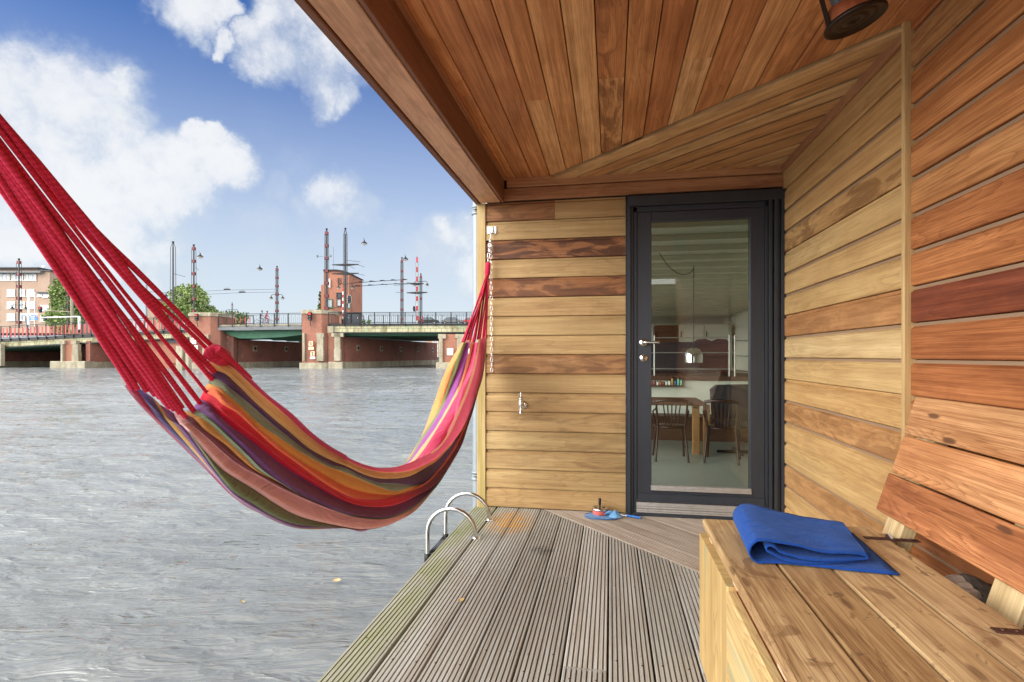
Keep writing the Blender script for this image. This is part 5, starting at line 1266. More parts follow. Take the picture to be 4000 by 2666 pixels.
t1 = mast(74, 1010, 1282, 66, 15, 'dark mast with red bands in front of the tan apartment building'); twinlamp(t1[0], t1[1], 2.7, .8)
t1 = mast(676, 942, 1262, 66, 17, 'plain grey mast left of the brick pier, with twin lamps low down', 'grey'); twinlamp(t1[0], t1[1], 3.6, .85)
t1 = mast(757, 955, 1240, 63, 15, 'red banded black mast standing just behind the left brick pier', bands=6)
t1 = mast(265, 1148, 1278, 85, 9, 'short red banded mast in front of the tall narrow green tree', bands=5); twinlamp(t1[0], t1[1], 3.3, .7)
t1 = mast(1082, 1040, 1266, 72, 12, 'slim red banded mast alone above the middle span with twin lamps', bands=7); twinlamp(t1[0], t1[1], 5.0*.75, .75)
t1 = mast(1276, 891, 1232, 62, 16, 'tall red banded mast in front of the left edge of the brick tower', bands=7)
t7 = mast(1349, 888, 1266, 64, 16, 'tall grey mast with two long cross arms in front of the brick tower', 'grey'); arms(t7[0], t7[1], t7[2], ((.612, 1.55), (.52, 1.55)), 64); twinlamp(t7[0], t7[1], 4.6, .8)
t1 = mast(1570, 1005, 1268, 66, 12, 'red banded mast with a hanging lamp beside its tip, right span', bands=7)
t9 = mast(1629, 1004, 1268, 66, 9, 'red and white striped mast with cross arms over the right span', 'redwhite', 7); arms(t9[0], t9[1], t9[2], ((.60, .8), (.47, 1.25)), 66)
t1 = mast(1644, 1070, 1268, 70, 11, 'short dark mast with lamps just right of the red and white mast', 'red', 3); twinlamp(t1[0], t1[1], 5.4, .8)
t1 = mast(907, 1186, 1268, 84, 6, 'small lamp post with twin lamps above the low bushes', 'red', 3); twinlamp(t1[0], t1[1], 2.2, .85)
t1 = mast(573, 1088, 1262, 84, 6, 'thin mast seen between the crimson hammock cords', 'red', 4)
# striped barrier boom next to the tower mast
mb = MB(); b = pt(1339, 1266, 63.6)
bo = thing('barrier_boom', 'raised red and white barrier boom beside the grey mast with cross arms', 'barrier', b)
for i in range(10): 
    mb = MB(); mb.plank(b+UP*(.5+i*.36)-RT*.06, UP, RT, FW, .358, .12, .08, .01); mb.build('boom_section', M['red_paint'] if i % 2 else M['white_paint'], bo)
mb = MB(); mb.plank(b-RT*.15, UP, RT, FW, .6, .3, .3, .02); mb.build('boom_base', M['iron'], bo)
# hanging lamps on wires
WR = MB()
for (px, py, Z, lab) in ((782, 1002, 62, 'street lamp hanging from a wire right of the red banded mast by the left pier'), (1015, 1050, 66, 'street lamp hanging alone over the middle span'), (1423, 950, 60, 'largest hanging street lamp, right of the tallest masts'), (1584, 1012, 64, 'street lamp hanging beside the tip of a red banded mast, right span')):
    c = pt(px, py, Z); L = thing('hanging_lamp', lab, 'lamp', c, 'street lamps hanging from wires')
    mb = MB(); mb.lathe([(0, .38), (.05, .36), (.06, .2), (.12, .15), (.32, -.02), (.32, -.08)], c, 14); mb.tube([c+UP*.36, c+UP*.6-RT*.12], .015, 4); mb.build('lamp_shade', M['iron'], L)
    mb = MB(); mb.lathe([(.27, -.08), (.20, -.20), (0, -.26)], c, 14); mb.build('lamp_globe', M['lampglow'], L)
def wire(P, r=.018):
    mb = MB(); mb.tube(P, r, 4, False); return mb
wi = thing('tram_wires', 'overhead tram wires strung between the masts above the right span', 'wires', pt(1480, 1100, 66))
mb = MB()
for P in (((1372, 1107, 64), (1480, 1099, 66), (1590, 1093, 70)), ((1382, 1120, 64), (1500, 1112, 68), (1630, 1106, 74))):
    mb.tube([pt(*p) for p in P], .035, 5)
for k in range(5): c = pt(1412+k*42, 1101-k*2.4, 65+k); mb.tube([c-RT*.35, c, c+RT*.35-UP*.08], .05, 5); c = pt(1400+k*50, 1116-k*2.4, 65+k); mb.tube([c-RT*.35, c, c+RT*.35-UP*.06], .045, 5)
mb.build('contact_wire', M['iron'], wi)
mb = MB()
for (a, b) in (((1356, 1018), (1408, 1024)), ((1400, 1036), (1424, 1044)), ((1400, 1072), (1424, 1076)), ((1362, 1038), (1384, 1050)), ((1545, 1142), (1564, 1144)), ((1540, 1116), (1640, 1106)), ((1378, 1100), (1384, 1078))): mb.tube([pt(*a, 64), pt(*b, 66)], .02, 4)
mb.build('span_wire', M['iron'], wi)
wi = thing('tram_wires', 'overhead tram wires strung above the middle span of the bridge', 'wires', pt(900, 1140, 66))
mb = MB()
for P in (((768, 1140, 66), (880, 1134, 67), (940, 1133, 68), (1075, 1131, 72)), ((772, 1152, 66), (950, 1144, 68), (1082, 1142, 72))): mb.tube([pt(*p) for p in P], .016, 4)
mb.build('contact_wire', M['iron'], wi)
for (px, py) in ((886, 1132), (945, 1142)):
    mb = MB(); c = pt(px, py, 67)
    mb.plank(c-RT*.40-UP*.05, RT, UP, FW, .8, .12, .1, .03)
    for k in range(5): mb.tube([c+RT*(-.25+k*.12), c+RT*(-.2+k*.12)+UP*(.18+.06*(k % 2))], .025, 4)
    mb.build('wire_crossing', M['iron'], wi)
wi = thing('stay_wires', 'short stay wires beside the left masts', 'wires', pt(700, 1100, 65))
mb = MB()
for (a, b) in (((678, 1070), (724, 1082)), ((763, 1046), (776, 1056)), ((580, 1140), (676, 1148))): mb.tube([pt(*a, 65), pt(*b, 66)], .022, 4)
mb.build('wire', M['iron'], wi)
# ================================================================== signals and signs
def signal(px, py, Z, h, label, white=False, lit=True, pole=None):
    k = h/FP*Z; c = pt(px, py, Z); t_ = thing('traffic_light', label, 'traffic light', c)
    mb = MB(); w_ = k*.36; P = [(-w_/2, -k/2+w_*.3), (-w_*.2, -k/2), (w_*.2, -k/2), (w_/2, -k/2+w_*.3), (w_/2, k/2-w_*.3), (w_*.2, k/2), (-w_*.2, k/2), (-w_/2, k/2-w_*.3)]
    mb.prism(P, c, RT, UP, FW, w_*.8); mb.build('housing', M['black'], t_)
    if white:
        mb = MB(); P2 = [(x*1.45, y*1.12) for x, y in P]; mb.prism(P2, c+FW*w_*.3, RT, UP, FW, .03); mb.build('backboard', M['white_paint'], t_)
        mb = MB(); P2 = [(x*1.3, y*1.08) for x, y in P]; mb.prism(P2, c+FW*(w_*.3-.012), RT, UP, FW, .01); mb.build('backboard_face', M['black'], t_)
    for i in range(3):
        cc = c+UP*(k*.30-i*k*.30)-FW*.004; mb = MB(); mb.lathe([(0, .012), (w_*.30, .008), (w_*.34, 0)], cc, 12, -FW); mb.build('signal_lens', M['redlight'] if (i == 0 and lit) else M['dark_glass'], t_)
        mb = MB(); mb.prism([(w_*.42*math.cos(math.radians(a)), w_*.42*math.sin(math.radians(a))) for a in range(0, 181, 20)]+[(w_*.36*math.cos(math.radians(a)), w_*.36*math.sin(math.radians(a))) for a in range(180, -1, -20)], cc, RT, UP, -FW, w_*.5); mb.build('visor', M['black'], t_)
    if pole:
        mb = MB(); mb.tube([c-UP*k*.45+FW*w_*.3, pt(px+pole[0], pole[1], Z)+FW*w_*.3], .04, 6); mb.build('pole', M['iron'], t_)
signal(155, 1210, 64, 24, 'traffic light with red lamp beside the blue street signs')
signal(766, 1240, 59.6, 28, 'ship signal with red lamp on top of the left brick pier', pole=(6, 1278))
signal(1209, 1236, 59.6, 34, 'ship signal with red lamp on top of the tall middle pier', pole=(4, 1274))
signal(1363, 1170, 62, 30, 'large signal with a white rimmed backboard on the grey tower mast', True, False, pole=(-10, 1190))
signal(1617, 1207, 66, 20, 'small dark signal box left of the red and white mast', True, False, pole=(10, 1216))
signal(176, 1243, 70, 18, 'dark traffic light hanging from the white gantry arm', lit=False)
signal(227, 1241, 70, 12, 'tiny traffic light further right on the white gantry arm', lit=False)
def board(px0, px1, py0, py1, Z, label, face='white_paint', rim=None, marks=None, name='sign_board'):
    c = pt((px0+px1)/2, (py0+py1)/2, Z); t_ = thing(name, label, 'sign', c); w_ = (px1-px0)/FP*Z; h = (py1-py0)/FP*Z; o = pt(px0, py1, Z)
    mb = MB(); mb.plank(o, RT, UP, FW, w_, h, .05, .004); mb.build('panel', M[rim] if rim else M[face], t_)
    if rim:
        e = min(w_, h)*.09; mb = MB(); mb.plank(o+RT*e+UP*e-FW*.006, RT, UP, FW, w_-2*e, h-2*e, .02, .002); mb.build('face', M[face], t_)
    for m_name, lines in (marks or []):
        mb = MB()
        for P, r in lines:
            for k in range(len(P)-1):
                a, b = P[k], P[k+1]; A_ = o+RT*w_*a[0]+UP*h*(1-a[1])-FW*.02; B_ = o+RT*w_*b[0]+UP*h*(1-b[1])-FW*.02
                d = (B_-A_); n_ = d.normalized().cross(FW); mb.plank(A_-n_*r*w_/2, d, n_, FW, d.length, r*w_, .01, .001)
        mb.build('symbol', M[m_name], t_)
    return t_
board(1204, 1224, 1332, 1355, 59.7, 'square cream sign with two dark chevrons on the middle pier', 'sign_yellow', 'red_paint', [('black', [([(.2, .45), (.5, .25), (.8, .5)], .1), ([(.2, .75), (.5, .55), (.8, .8)], .1)]), ('red_paint', [([(.1, .1), (.9, .9)], .06)])])
board(1205, 1225, 1356, 1367, 59.7, 'cream text plate under the chevron sign', 'sign_yellow', None, [('greygirder', [([(.15, .5), (.85, .5)], .06)])])
board(1211, 1230, 1372, 1393, 59.7, 'square cream sign with a crossed dark anchor on the middle pier', 'sign_yellow', 'red_paint', [('black', [([(.5, .2), (.5, .8)], .1), ([(.25, .3), (.75, .3)], .1), ([(.3, .8), (.7, .8)], .09)]), ('red_paint', [([(.1, .1), (.9, .9)], .06)])])
board(1211, 1231, 1394, 1403, 59.7, 'small white text plate under the anchor sign', 'white_paint', None, [('greygirder', [([(.15, .5), (.85, .5)], .05)])])
board(1746, 1770, 1362, 1388, 59.6, 'white square notice on the orange right pier', 'white_paint', None, [('greygirder', [([(.15, .52), (.3, .52)], .04), ([(.35, .5), (.6, .5)], .04), ([(.7, .52), (.85, .52)], .04)])])
board(745, 766, 1321, 1335, 59.7, 'white board with a red line on the left brick pier', 'white_paint', None, [('red_paint', [([(.0, .45), (1, .45)], .12)])])
board(744, 766, 1336, 1345, 59.7, 'narrow white board below the red lined one on the left pier', 'white_paint', None, [('greygirder', [([(.15, .5), (.85, .5)], .06)])])
board(757, 774, 1349, 1368, 59.7, 'white board reading 7 with a thin red rim on the left pier', 'white_paint', 'red_paint', [('iron', [([(.22, .28), (.52, .28), (.36, .72)], .07), ([(.58, .70), (.60, .76)], .05), ([(.68, .4), (.84, .56), (.68, .72)], .05)])])
board(762, 772, 1375, 1388, 59.7, 'lowest small board with red rim on the left pier', 'white_paint', 'red_paint')
# blue direction signs on a white post
sp = thing('direction_signpost', 'white post carrying blue and white street direction signs', 'signpost', pt(113, 1290, 64))
mb = MB(); b = pt(113, 1285, 64); mb.tube([b, pt(113, 1140, 64)], [.13, .10], 8); mb.tube([pt(113, 1140, 64), pt(113, 1134, 64)], .10, 8); mb.build('post', M['white_paint'], sp)
for (x0, x1, y0, y1, mm, kk) in ((82, 108, 1226, 1236, 'white_paint', 1), (116, 148, 1224, 1235, 'white_paint', 1), (116, 149, 1239, 1251, 'sign_blue', 0)):
    o = pt(x0, y1, 63.8); w_ = (x1-x0)/FP*63.8; h = (y1-y0)/FP*63.8
    mb = MB()
    P = [(0, 0), (w_-h*.4, 0), (w_, h/2), (w_-h*.4, h), (0, h)] if x0 > 100 else [(h*.4, 0), (w_, 0), (w_, h), (h*.4, h), (0, h/2)]
    mb.prism(P, o, RT, UP, FW, .05); d_ = mb.build('sign_arm', M[mm], sp)
    mb = MB()
    if kk: mb.plank(o+RT*h*.2-FW*.01+UP*h*.02, RT, UP, FW, w_-h*.6, h*.26, .02, .001)
    mb2 = MB()
    for q in range(2 if not kk else 1): 
        mb2.plank(o+RT*w_*.12+UP*h*(.3+.3*q)-FW*.01, RT, UP, FW, w_*(.55-.1*q), h*.12, .01, .001)
    if kk: mb.build('blue_edge', M['sign_blue'], d_)
    mb2.build('lettering', M['white_paint'] if not kk else M['sign_blue'], d_)
# white gantry arm
ga = thing('gantry', 'white traffic gantry arm in front of the narrow green tree', 'gantry', pt(310, 1290, 70))
mb = MB(); mb.tube([pt(310, 1288, 70), pt(310, 1236, 70)], .16, 8); mb.build('column', M['white_paint'], ga)
mb = MB(); mb.tube([pt(312, 1238, 70), pt(158, 1242, 70)], .09, 8); mb.build('arm', M['white_paint'], ga)
lp = thing('lamp_column', 'tall pale concrete column behind the gantry with a side arm', 'post', pt(283, 1290, 74))
mb = MB(); mb.tube([pt(283, 1290, 74), pt(280, 1155, 74)], [.20, .15], 8); mb.tube([pt(280, 1219, 74), pt(170, 1214, 74)], .06, 6); mb.build('column', M['stone'], lp)
lp = thing('thin_pole', 'thin pale pole right of the direction signpost', 'post', pt(136, 1290, 68))
mb = MB(); mb.tube([pt(136, 1290, 68), pt(137, 1142, 68)], .07, 6); mb.build('pole', M['alu'], lp)
# ================================================================== buildings
def window(par, x0, x1, y0, y1, Z, rows=1, cols=2, frame='white_paint', glass='pale_glass', depth=.12, sill=True):
    t_ = (x1-x0)/FP*Z; h = (y1-y0)/FP*Z; o = pt(x0, y1, Z); e = .11
    mb = MB(); F = -FW
    for a, b, ww, hh in ((0, 0, t_, e), (0, h-e, t_, e), (0, e, e, h-2*e), (t_-e, e, e, h-2*e)): mb.plank(o+RT*a+UP*b+F*.05, RT if ww >= hh else UP, UP if ww >= hh else RT, FW, max(ww, hh), min(ww, hh), depth, .005)
    for k in range(1, cols): mb.plank(o+RT*(t_*k/cols-.04)+UP*e+F*.05, UP, RT, FW, h-2*e, .08, depth, .004)
    if sill: mb.plank(o-RT*.1-UP*.12+F*.12, RT, UP, FW, t_+.2, .12, .2, .01)
    f = mb.build('window', M[frame], par); mb = MB(); mb.plank(o+RT*e*.8+UP*e*.8+FW*.02, RT, UP, FW, t_-1.6*e, h-1.6*e, .04, .002); mb.build('pane', M[glass], f)
AB = thing('apartment_building', 'tan brick apartment building with rows of white windows beyond the bridge', 'building', pt(60, 1300, 120))
mb = MB(); mb.cbox(-420, 158, 1052, 1302, 120, 14); mb.cbox(148, 194, 1058, 1302, 119.4, 14); mb.build('wall', M['brick_tan'], AB)
mb = MB(); mb.cbox(148, 200, 1148, 1302, 117.6, 1.8); mb.build('wall', M['brick_tan'], AB)
mb = MB(); mb.cbox(-420, 148, 1044, 1049, 118.9, 15, .02); mb.cbox(146, 196, 1056, 1060, 119, 15, .02); mb.cbox(143, 202, 1141, 1147, 117, 3, .02); mb.build('roof', M['slate'], AB)
mb = MB(); mb.cbox(-420, 157, 1060, 1066, 118.4, 1.6, .02); mb.build('canopy', M['greygirder'], AB)
mb = MB(); mb.lathe([(.1, 0), (.1, .6), (.35, .8), (.35, 1.0), (0, 1.1)], pt(171, 1058, 121), 10); mb.build('roof_vent', M['white_paint'], AB)
for i in range(4): window(AB, -60+i*52, -14+i*52, 1068, 1096, 119.9, cols=3)
for y in (1131, 1179, 1226):
    for (x0, x1, c_) in ((-90, -60, 3), (-40, -5, 3), (28, 58, 4), (78, 97, 2), (105, 134, 3)): window(AB, x0, x1, y, y+27, 119.9, cols=c_)
for y in (1193, 1234): window(AB, 158, 190, y, y+22, 117.5, cols=4)
window(AB, 146, 164, 1146, 1158, 117.5, cols=1); window(AB, 168, 192, 1146, 1162, 117.5, cols=2, glass='white_paint')
# control tower
TW = thing('control_tower', 'orange brick bridge keeper tower with green framed windows', 'tower', pt(1315, 1270, 80))
mb = MB(); Z = 80
def face_box(P, Z, dp, m, name, par):
    mb = MB(); q = [pt(x, y, Z) for x, y in P]; r = [p+FW*dp for p in q]; o = q[0]
    uv = lambda p: ((p-o).dot(RT), p.z)
    mb.face(q, [uv(p) for p in q]); mb.face(r[::-1])
    for k in range(len(q)):
        k2 = (k+1) % len(q); l = (q[k2]-q[k]).length; mb.face([q[k], r[k], r[k2], q[k2]], [(0, 0), (dp, 0), (dp, l), (0, l)])
    return mb.build(name, m, par)
tw = face_box([(1264, 1272), (1364, 1272), (1364, 1067), (1340, 1060), (1312, 1056), (1264, 1057)], 80, 7, M['brick_orange'], 'wall', TW)
face_box([(1254, 1272), (1266, 1272), (1266, 1112), (1254, 1114)], 81, 5, M['brick_orange'], 'wall', TW)
face_box([(1360, 1272), (1373, 1272), (1373, 1118), (1360, 1114)], 81, 5, M['brick_orange'], 'wall', TW)
face_box([(1262, 1059), (1312, 1058), (1341, 1063), (1366, 1070), (1366, 1066), (1341, 1057), (1312, 1053), (1262, 1054)], 79.7, 7.6, M['iron'], 'roof', TW)
window(TW, 1276, 1299, 1169, 1202, 79.9, cols=1, frame='green_paint', glass='pale_glass'); window(TW, 1314, 1333, 1168, 1198, 79.9, cols=1, frame='oakdark', glass='pale_glass', sill=False); window(TW, 1356, 1369, 1168, 1206, 79.9, cols=1, frame='green_paint', glass='pale_glass', sill=False)
window(TW, 1314, 1334, 1144, 1167, 79.9, cols=1, frame='iron', glass='slate', sill=False); window(TW, 1318, 1330, 1086, 1112, 79.9, cols=1, frame='brick_dark', glass='slate', sill=False); window(TW, 1283, 1290, 1090, 1124, 79.8, cols=1, glass='pale_glass', sill=False)
mb = MB(); o = pt(1305, 1218, 78.6)
for k in range(12): mb.tube([o+RT*k*.09, o+RT*k*.09+UP*.62], .015, 4)
mb.tube([o+UP*.62, o+RT*1.0+UP*.62], .03, 4); mb.plank(o-UP*.08, RT, FW, UP, 1.0, 1.4, .08); mb.build('balcony', M['iron'], TW)
mb = MB(); mb.tube([pt(1303, 1060, 84), pt(1303, 965, 84)], .02, 4); mb.build('antenna', M['iron'], TW)
fl = thing('flags', 'two small grey flags fluttering either side of a tall mast', 'flags', pt(1265, 1003, 62))
for s, x in ((-1, 1244), (1, 1288)):
    o = pt(x, 1004, 61.5); mb = MB(); mb.grid([[o+RT*(.06*i)*s+UP*(.09*j-.05*math.sin(i*1.3)-.03*i)+FW*.06*math.sin(i*1.5) for j in range(4)] for i in range(5)]); mb.tube([o, o-RT*s*.5-UP*.05+UP*.1], .02, 4); mb.build('flag', M['greygirder'], fl)
# hut, cabinets, machinery
hu = thing('quay_hut', 'small brick hut with dark slate roof and turquoise window behind the hammock cords', 'hut', pt(690, 1400, 70))
mb = MB(); mb.cbox(640, 742, 1338, 1420, 62.9, .3); mb.build('wall', M['brick'], hu)
mb = MB(); face_box([(650, 1340), (735, 1340), (722, 1312), (668, 1298)], 62.7, .15, M['slate'], 'roof', hu)
window(hu, 720, 735, 1313+8, 1342+6, 62.5, cols=1, frame='turq', glass='turq', sill=False)
for (x0, x1, y0, y1, m, lb) in ((1286, 1304, 1234, 1268, 'red_paint', 'red control cabinet behind the railing by the middle pier'), (1336, 1372, 1222, 1266, 'slate', 'dark steel cabinet left of its twin behind the railing under the tower'), (1374, 1405, 1222, 1266, 'slate', 'dark steel cabinet right of its twin behind the railing')):
    c = pt((x0+x1)/2, y1, 66); cb = thing('control_cabinet', lb, 'cabinet', c)
    mb = MB(); mb.cbox(x0, x1, y0+3, y1, 66, .9, .03); mb.build('body', M[m], cb); mb = MB(); mb.cbox(x0-1, x1+1, y0, y0+3, 65.9, 1.1, .03); mb.build('top', M['iron'], cb)
    mb = MB(); w_ = x1-x0; mb.cbox(x0+w_*.1, x0+w_*.9, y0+7, y1-4, 65.97, .05, .01); d_ = mb.build('cabinet_door', M[m], cb); mb = MB(); mb.cbox(x0+w_*.7, x0+w_*.76, y0+18, y0+24, 65.9, .05); mb.build('handle', M['alu'], d_)
# parked vehicles on the far right of the bridge
def car(px, Z, w_, label, m):
    b = pt(px, 1268, Z); t_ = thing('parked_car', label, 'car', b, 'vehicles on the bridge')
    P = [(0, .3), (.05, .75), (.6, .9), (1.1, 1.38), (2.7, 1.42), (3.3, .95), (4.1, .85), (4.2, .35)]
    mb = MB(); mb.prism([(x-2.1, y) for x, y in P], b, RT, UP, FW, 1.7); bd = mb.build('body', M[m], t_)
    mb = MB(); mb.prism([(x-2.1, y) for x, y in ((.75, .92), (1.18, 1.3), (2.6, 1.34), (3.1, .95))], b-FW*.012, RT, UP, FW, .02); mb.build('side_window', M['dark_glass'], bd)
    for x in (-1.35, 1.3):
        mb = MB(); mb.lathe([(0, .02), (.30, .02), (.32, 0), (.32, -.2), (0, -.2)], b+RT*x+UP*.32, 16, -FW); wh = mb.build('wheel', M['black'], t_); mb = MB(); mb.lathe([(0, .03), (.17, .028), (.18, .02)], b+RT*x+UP*.32, 12, -FW); mb.build('rim', M['alu'], wh)
car(1672, 110, 0, 'dark car low behind the railing right of the striped mast', 'iron'); car(1765, 105, 0, 'grey vehicle behind the railing near the right end', 'greygirder'); car(1842, 112, 0, 'red car furthest right behind the railing', 'red_paint')
# cyclists
def skinned(name, pts, edges, radii, m, par):
    me = bpy.data.meshes.new(name); me.from_pydata([tuple(p) for p in pts], edges, []); o = bpy.data.objects.new(name, me); S.collection.objects.link(o)
    md = o.modifiers.new('skin', 'SKIN'); 
    for i, r in enumerate(radii): me.skin_vertices[0].data[i].radius = (r, r) if me.skin_vertices else (r, r)
    s_ = o.modifiers.new('sub', 'SUBSURF'); s_.levels = 1; s_.render_levels = 1; me.materials.append(m)
    if par: o.parent = par; o.matrix_parent_inverse = parent_inv(par)
    return o
def cyclist(px, Z, label, m, blabel):
    b = pt(px, 1271, Z); d = (RT*.92+FW*.38).normalized(); s = d.cross(UP)
    bk = thing('bicycle', blabel, 'bicycle', b)
    for x, nm in ((-.52, 'wheel'), (.52, 'wheel')):
        c = b+d*x+UP*.34; mb = MB(); ring = [c+d*math.cos(a*.3927)*.33+UP*math.sin(a*.3927)*.33 for a in range(17)]; mb.tube(ring, .022, 6, False)
        for a in range(4): mb.tube([c-(d*math.cos(a*.785)+UP*math.sin(a*.785))*.32, c+(d*math.cos(a*.785)+UP*math.sin(a*.785))*.32], .004, 3)
        mb.build('wheel', M['black'], bk)
    mb = MB(); q = lambda x, z: b+d*x+UP*z
    mb.tube([q(-.52, .34), q(-.05, .30), q(.38, .82), q(.52, .34)], .02, 6); mb.tube([q(-.05, .30), q(-.18, .92)], .02, 6); mb.tube([q(-.15, .78), q(.38, .82), q(.36, 1.05)], .018, 6); mb.tube([q(.3, 1.05)-s*.25, q(.36, 1.05), q(.3, 1.05)+s*.25], .014, 6); mb.build('frame', M['iron'], bk)
    mb = MB(); mb.plank(q(-.3, .92)-s*.07, d, s, UP, .24, .14, .05, .02); mb.build('saddle', M['black'], bk)
    V = [q(-.16, 1.0), q(-.08, 1.25), q(0, 1.47), q(.04, 1.56), q(.07, 1.72),
         q(-.16, .98)-s*.1, q(.2, .82)-s*.1, q(.05, .42)-s*.1, q(.17, .38)-s*.1, q(-.16, .98)+s*.1, q(.22, .72)+s*.1, q(.02, .30)+s*.1, q(.14, .26)+s*.1,
         q(.0, 1.42)-s*.18, q(.10, 1.18)-s*.22, q(.30, 1.08)-s*.22, q(.0, 1.42)+s*.18, q(.10, 1.18)+s*.22, q(.30, 1.08)+s*.22]
    E = [(0, 1), (1, 2), (2, 3), (3, 4), (0, 5), (5, 6), (6, 7), (7, 8), (0, 9), (9, 10), (10, 11), (11, 12), (2, 13), (13, 14), (14, 15), (2, 16), (16, 17), (17, 18)]
    R = [.14, .15, .13, .06, .09, .10, .075, .05, .04, .10, .075, .05, .04, .065, .05, .035, .065, .05, .035]
    p_ = skinned('person', V, E, R, m, None)
    tag(p_, label, 'person'); h = MB(); h.lathe([(.0, .14), (.07, .12), (.105, .06), (.115, -.02), (.08, -.05)], q(.04, 1.75), 12); ho = h.build('hair', M['oakdark']); ho.parent = p_
cyclist(1022, 70, 'person in dark grey riding a bicycle over the middle span, left of another', M['cloth_grey'], 'left bicycle of the pair on the middle span')
cyclist(1042, 72, 'person in a grey coat cycling right behind the other on the middle span', M['cloth_red'], 'right bicycle of the pair on the middle span')
b = pt(108, 1290, 66); V = [b+UP*.9, b+UP*1.2, b+UP*1.42, b+UP*1.5, b+UP*1.66, b+UP*.88-RT*.1, b+UP*.45-RT*.12, b-RT*.12, b+UP*.88+RT*.1, b+UP*.45+RT*.14, b+RT*.16, b+UP*1.38-RT*.19, b+UP*1.1-RT*.24, b+UP*.85-RT*.22, b+UP*1.38+RT*.19, b+UP*1.1+RT*.24, b+UP*.85+RT*.22]
p_ = skinned('person', V, [(0, 1), (1, 2), (2, 3), (3, 4), (0, 5), (5, 6), (6, 7), (0, 8), (8, 9), (9, 10), (2, 11), (11, 12), (12, 13), (2, 14), (14, 15), (15, 16)], [.13, .14, .12, .06, .09, .1, .07, .05, .1, .07, .05, .06, .05, .04, .06, .05, .04], M['cloth_grey'], None); tag(p_, 'person in dark clothes on the left end of the bridge by the signpost', 'person')
# mooring posts
for i, (x0, x1, y0) in enumerate(((686, 712, 1352), (724, 738, 1372))):
    mp = thing('mooring_post', ['wide pale mooring post behind the hammock cords', 'narrow mooring post right of the wide one'][i], 'post', pt((x0+x1)/2, 1450, 52))
    mb = MB(); mb.cbox(x0, x1, y0, 1470, 52, .5, .05); mb.build('post', M['stone'], mp); mb = MB(); mb.cbox(x0-3, x1+3, 1449, 1457, 51.9, .7, .05); mb.build('waterline_ledge', M['greygirder'], mp)
# far building through the gap
fb = thing('far_building', 'distant pinkish building glimpsed under the bridge beside the right pier', 'building', pt(1705, 1420, 150))
mb = MB(); mb.cbox(1660, 1760, 1312, 1412, 150, 8); mb.build('wall', M['brick_tan'], fb)
for r in range(4):
    for c in range(3): window(fb, 1690+c*8, 1695+c*8, 1330+r*18, 1341+r*18, 149.9, cols=1, sill=False)
fb = thing('far_building', 'low pale building glimpsed through the hammock cords', 'building', pt(600, 1260, 130))
mb = MB(); mb.cbox(575, 628, 1172, 1302, 130, 8); mb.build('wall', M['brick_tan'], fb); mb = MB(); mb.cbox(572, 632, 1168, 1172, 129.6, 9); mb.build('roof', M['slate'], fb)
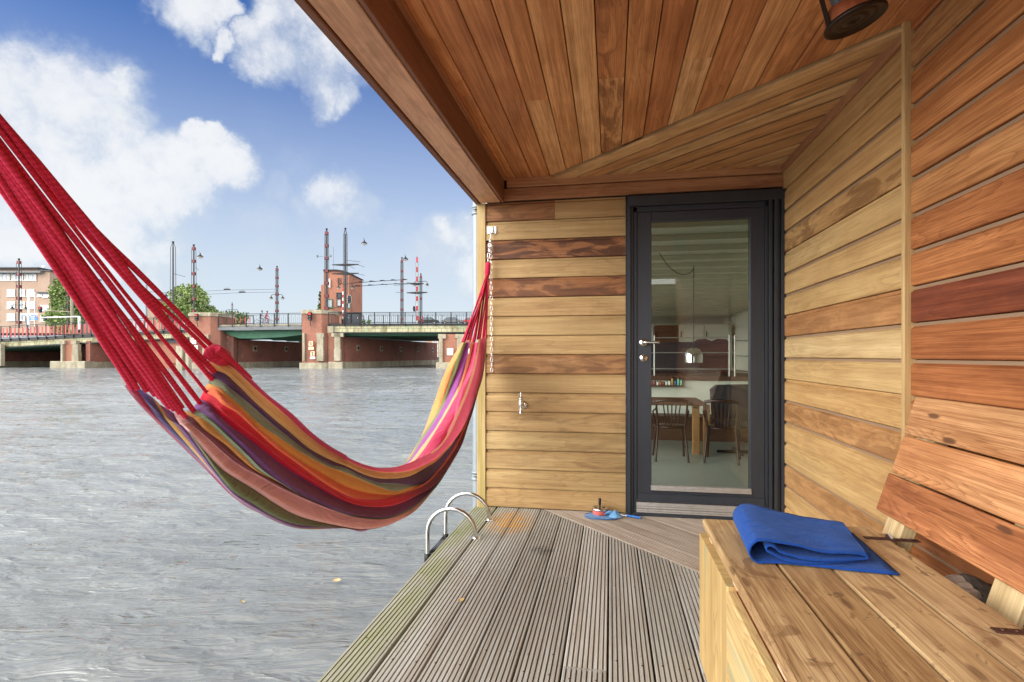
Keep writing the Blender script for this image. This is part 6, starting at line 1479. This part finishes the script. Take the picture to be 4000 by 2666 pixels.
# ================================================================== trees
def tree(px, pytop, pybot, Z, wpx, label, m, n=2600, shape='round', leafs=.32, lobes=9, seed=1):
    r = random.Random(seed); b = pt(px, pybot, Z); H = (pybot-pytop)/FP*Z; W = wpx/FP*Z/2; t_ = thing('tree' if shape != 'bush' else 'bush', label, 'tree' if shape != 'bush' else 'bush', b)
    mb = MB(); mb.tube([b, b+UP*H*.35, b+UP*H*.8+RT*.2], [W*.10+.12, W*.07+.1, .05], 8)
    if shape != 'bush':
        for k in range(7):
            a = k*2.4; h = H*(.3+.07*k); mb.tube([b+UP*h, b+UP*(h+H*.14)+(RT*math.cos(a)+FW*math.sin(a))*W*.55], [.12, .03], 5)
    mb.build('trunk', M['bark'], t_); mb = MB(); cl = []
    for k in range(lobes*3):
        f = r.random()
        if shape == 'column': z = H*(.08+.88*f); rad = W*(.95 if f < .55 else .95*(1-(f-.55)/.5)+.06); rr = rad*.55
        elif shape == 'bush': z = H*.5*f+H*.25; rad = W; rr = H*.35
        else: z = H*(.32+.56*f); rad = W*math.sqrt(max(.05, 1-((f-.45)/.62)**2)); rr = W*.34
        a = r.random()*6.283; q = rad*math.sqrt(r.random())*.75
        cl.append((b+UP*z+RT*math.cos(a)*q+FW*math.sin(a)*q*.8, rr*r.uniform(.6, 1.15), r.uniform(-.25, .25)))
    for k in range(n):
        c, rr, tn = r.choice(cl); v = Vector((r.gauss(0, 1), r.gauss(0, 1), r.gauss(0, 1))); v.normalize(); p = c+v*rr*(r.random()**.4)
        u = Vector((r.gauss(0, 1), r.gauss(0, 1), r.gauss(0, 1))).normalized(); w_ = u.orthogonal().normalized(); s = leafs*r.uniform(.5, 1.2); tone = min(1, max(0, .45+tn+r.uniform(-.3, .3)))
        mb.face([p-u*s, p+w_*s*.55, p+u*s, p-w_*s*.55], None, (tone, 0, 0))
    mb.build('crown', m, t_, fix=False)
tree(252, 1052, 1300, 96, 130, 'tall narrow green tree between the apartment building and the hammock cords', M['leaf1'], 9000, 'column', .28, 20, 3)
tree(310, 1150, 1300, 98, 80, 'lower green tree right of the tall narrow one, half behind the cords', M['leaf1'], 3000, 'round', .3, 9, 4)
tree(735, 1118, 1290, 110, 190, 'round leafy tree behind the left brick pier', M['leaf1'], 8000, 'round', .34, 16, 5)
tree(820, 1190, 1290, 112, 80, 'thin leafy tree right of the round one above the left pier', M['leaf1'], 1600, 'round', .3, 8, 6)
tree(640, 1180, 1290, 108, 70, 'small tree seen between the crimson cords', M['leaf1'], 1600, 'round', .3, 8, 7)
tree(905, 1219, 1282, 105, 130, 'wide low dark bush behind the middle span railing', M['leaf2'], 3600, 'bush', .25, 14, 8)
tree(1250, 1138, 1280, 86, 26, 'narrow dark conifer touching the left side of the brick tower', M['leaf2'], 1500, 'column', .22, 8, 9)
for px, lb in ((1422, 'tiny green shrub in a pot behind the right span railing'), (1442, 'second tiny shrub right of the first behind the railing')): tree(px, 1248, 1268, 80, 10, lb, M['leaf2'], 250, 'bush', .10, 4, px)
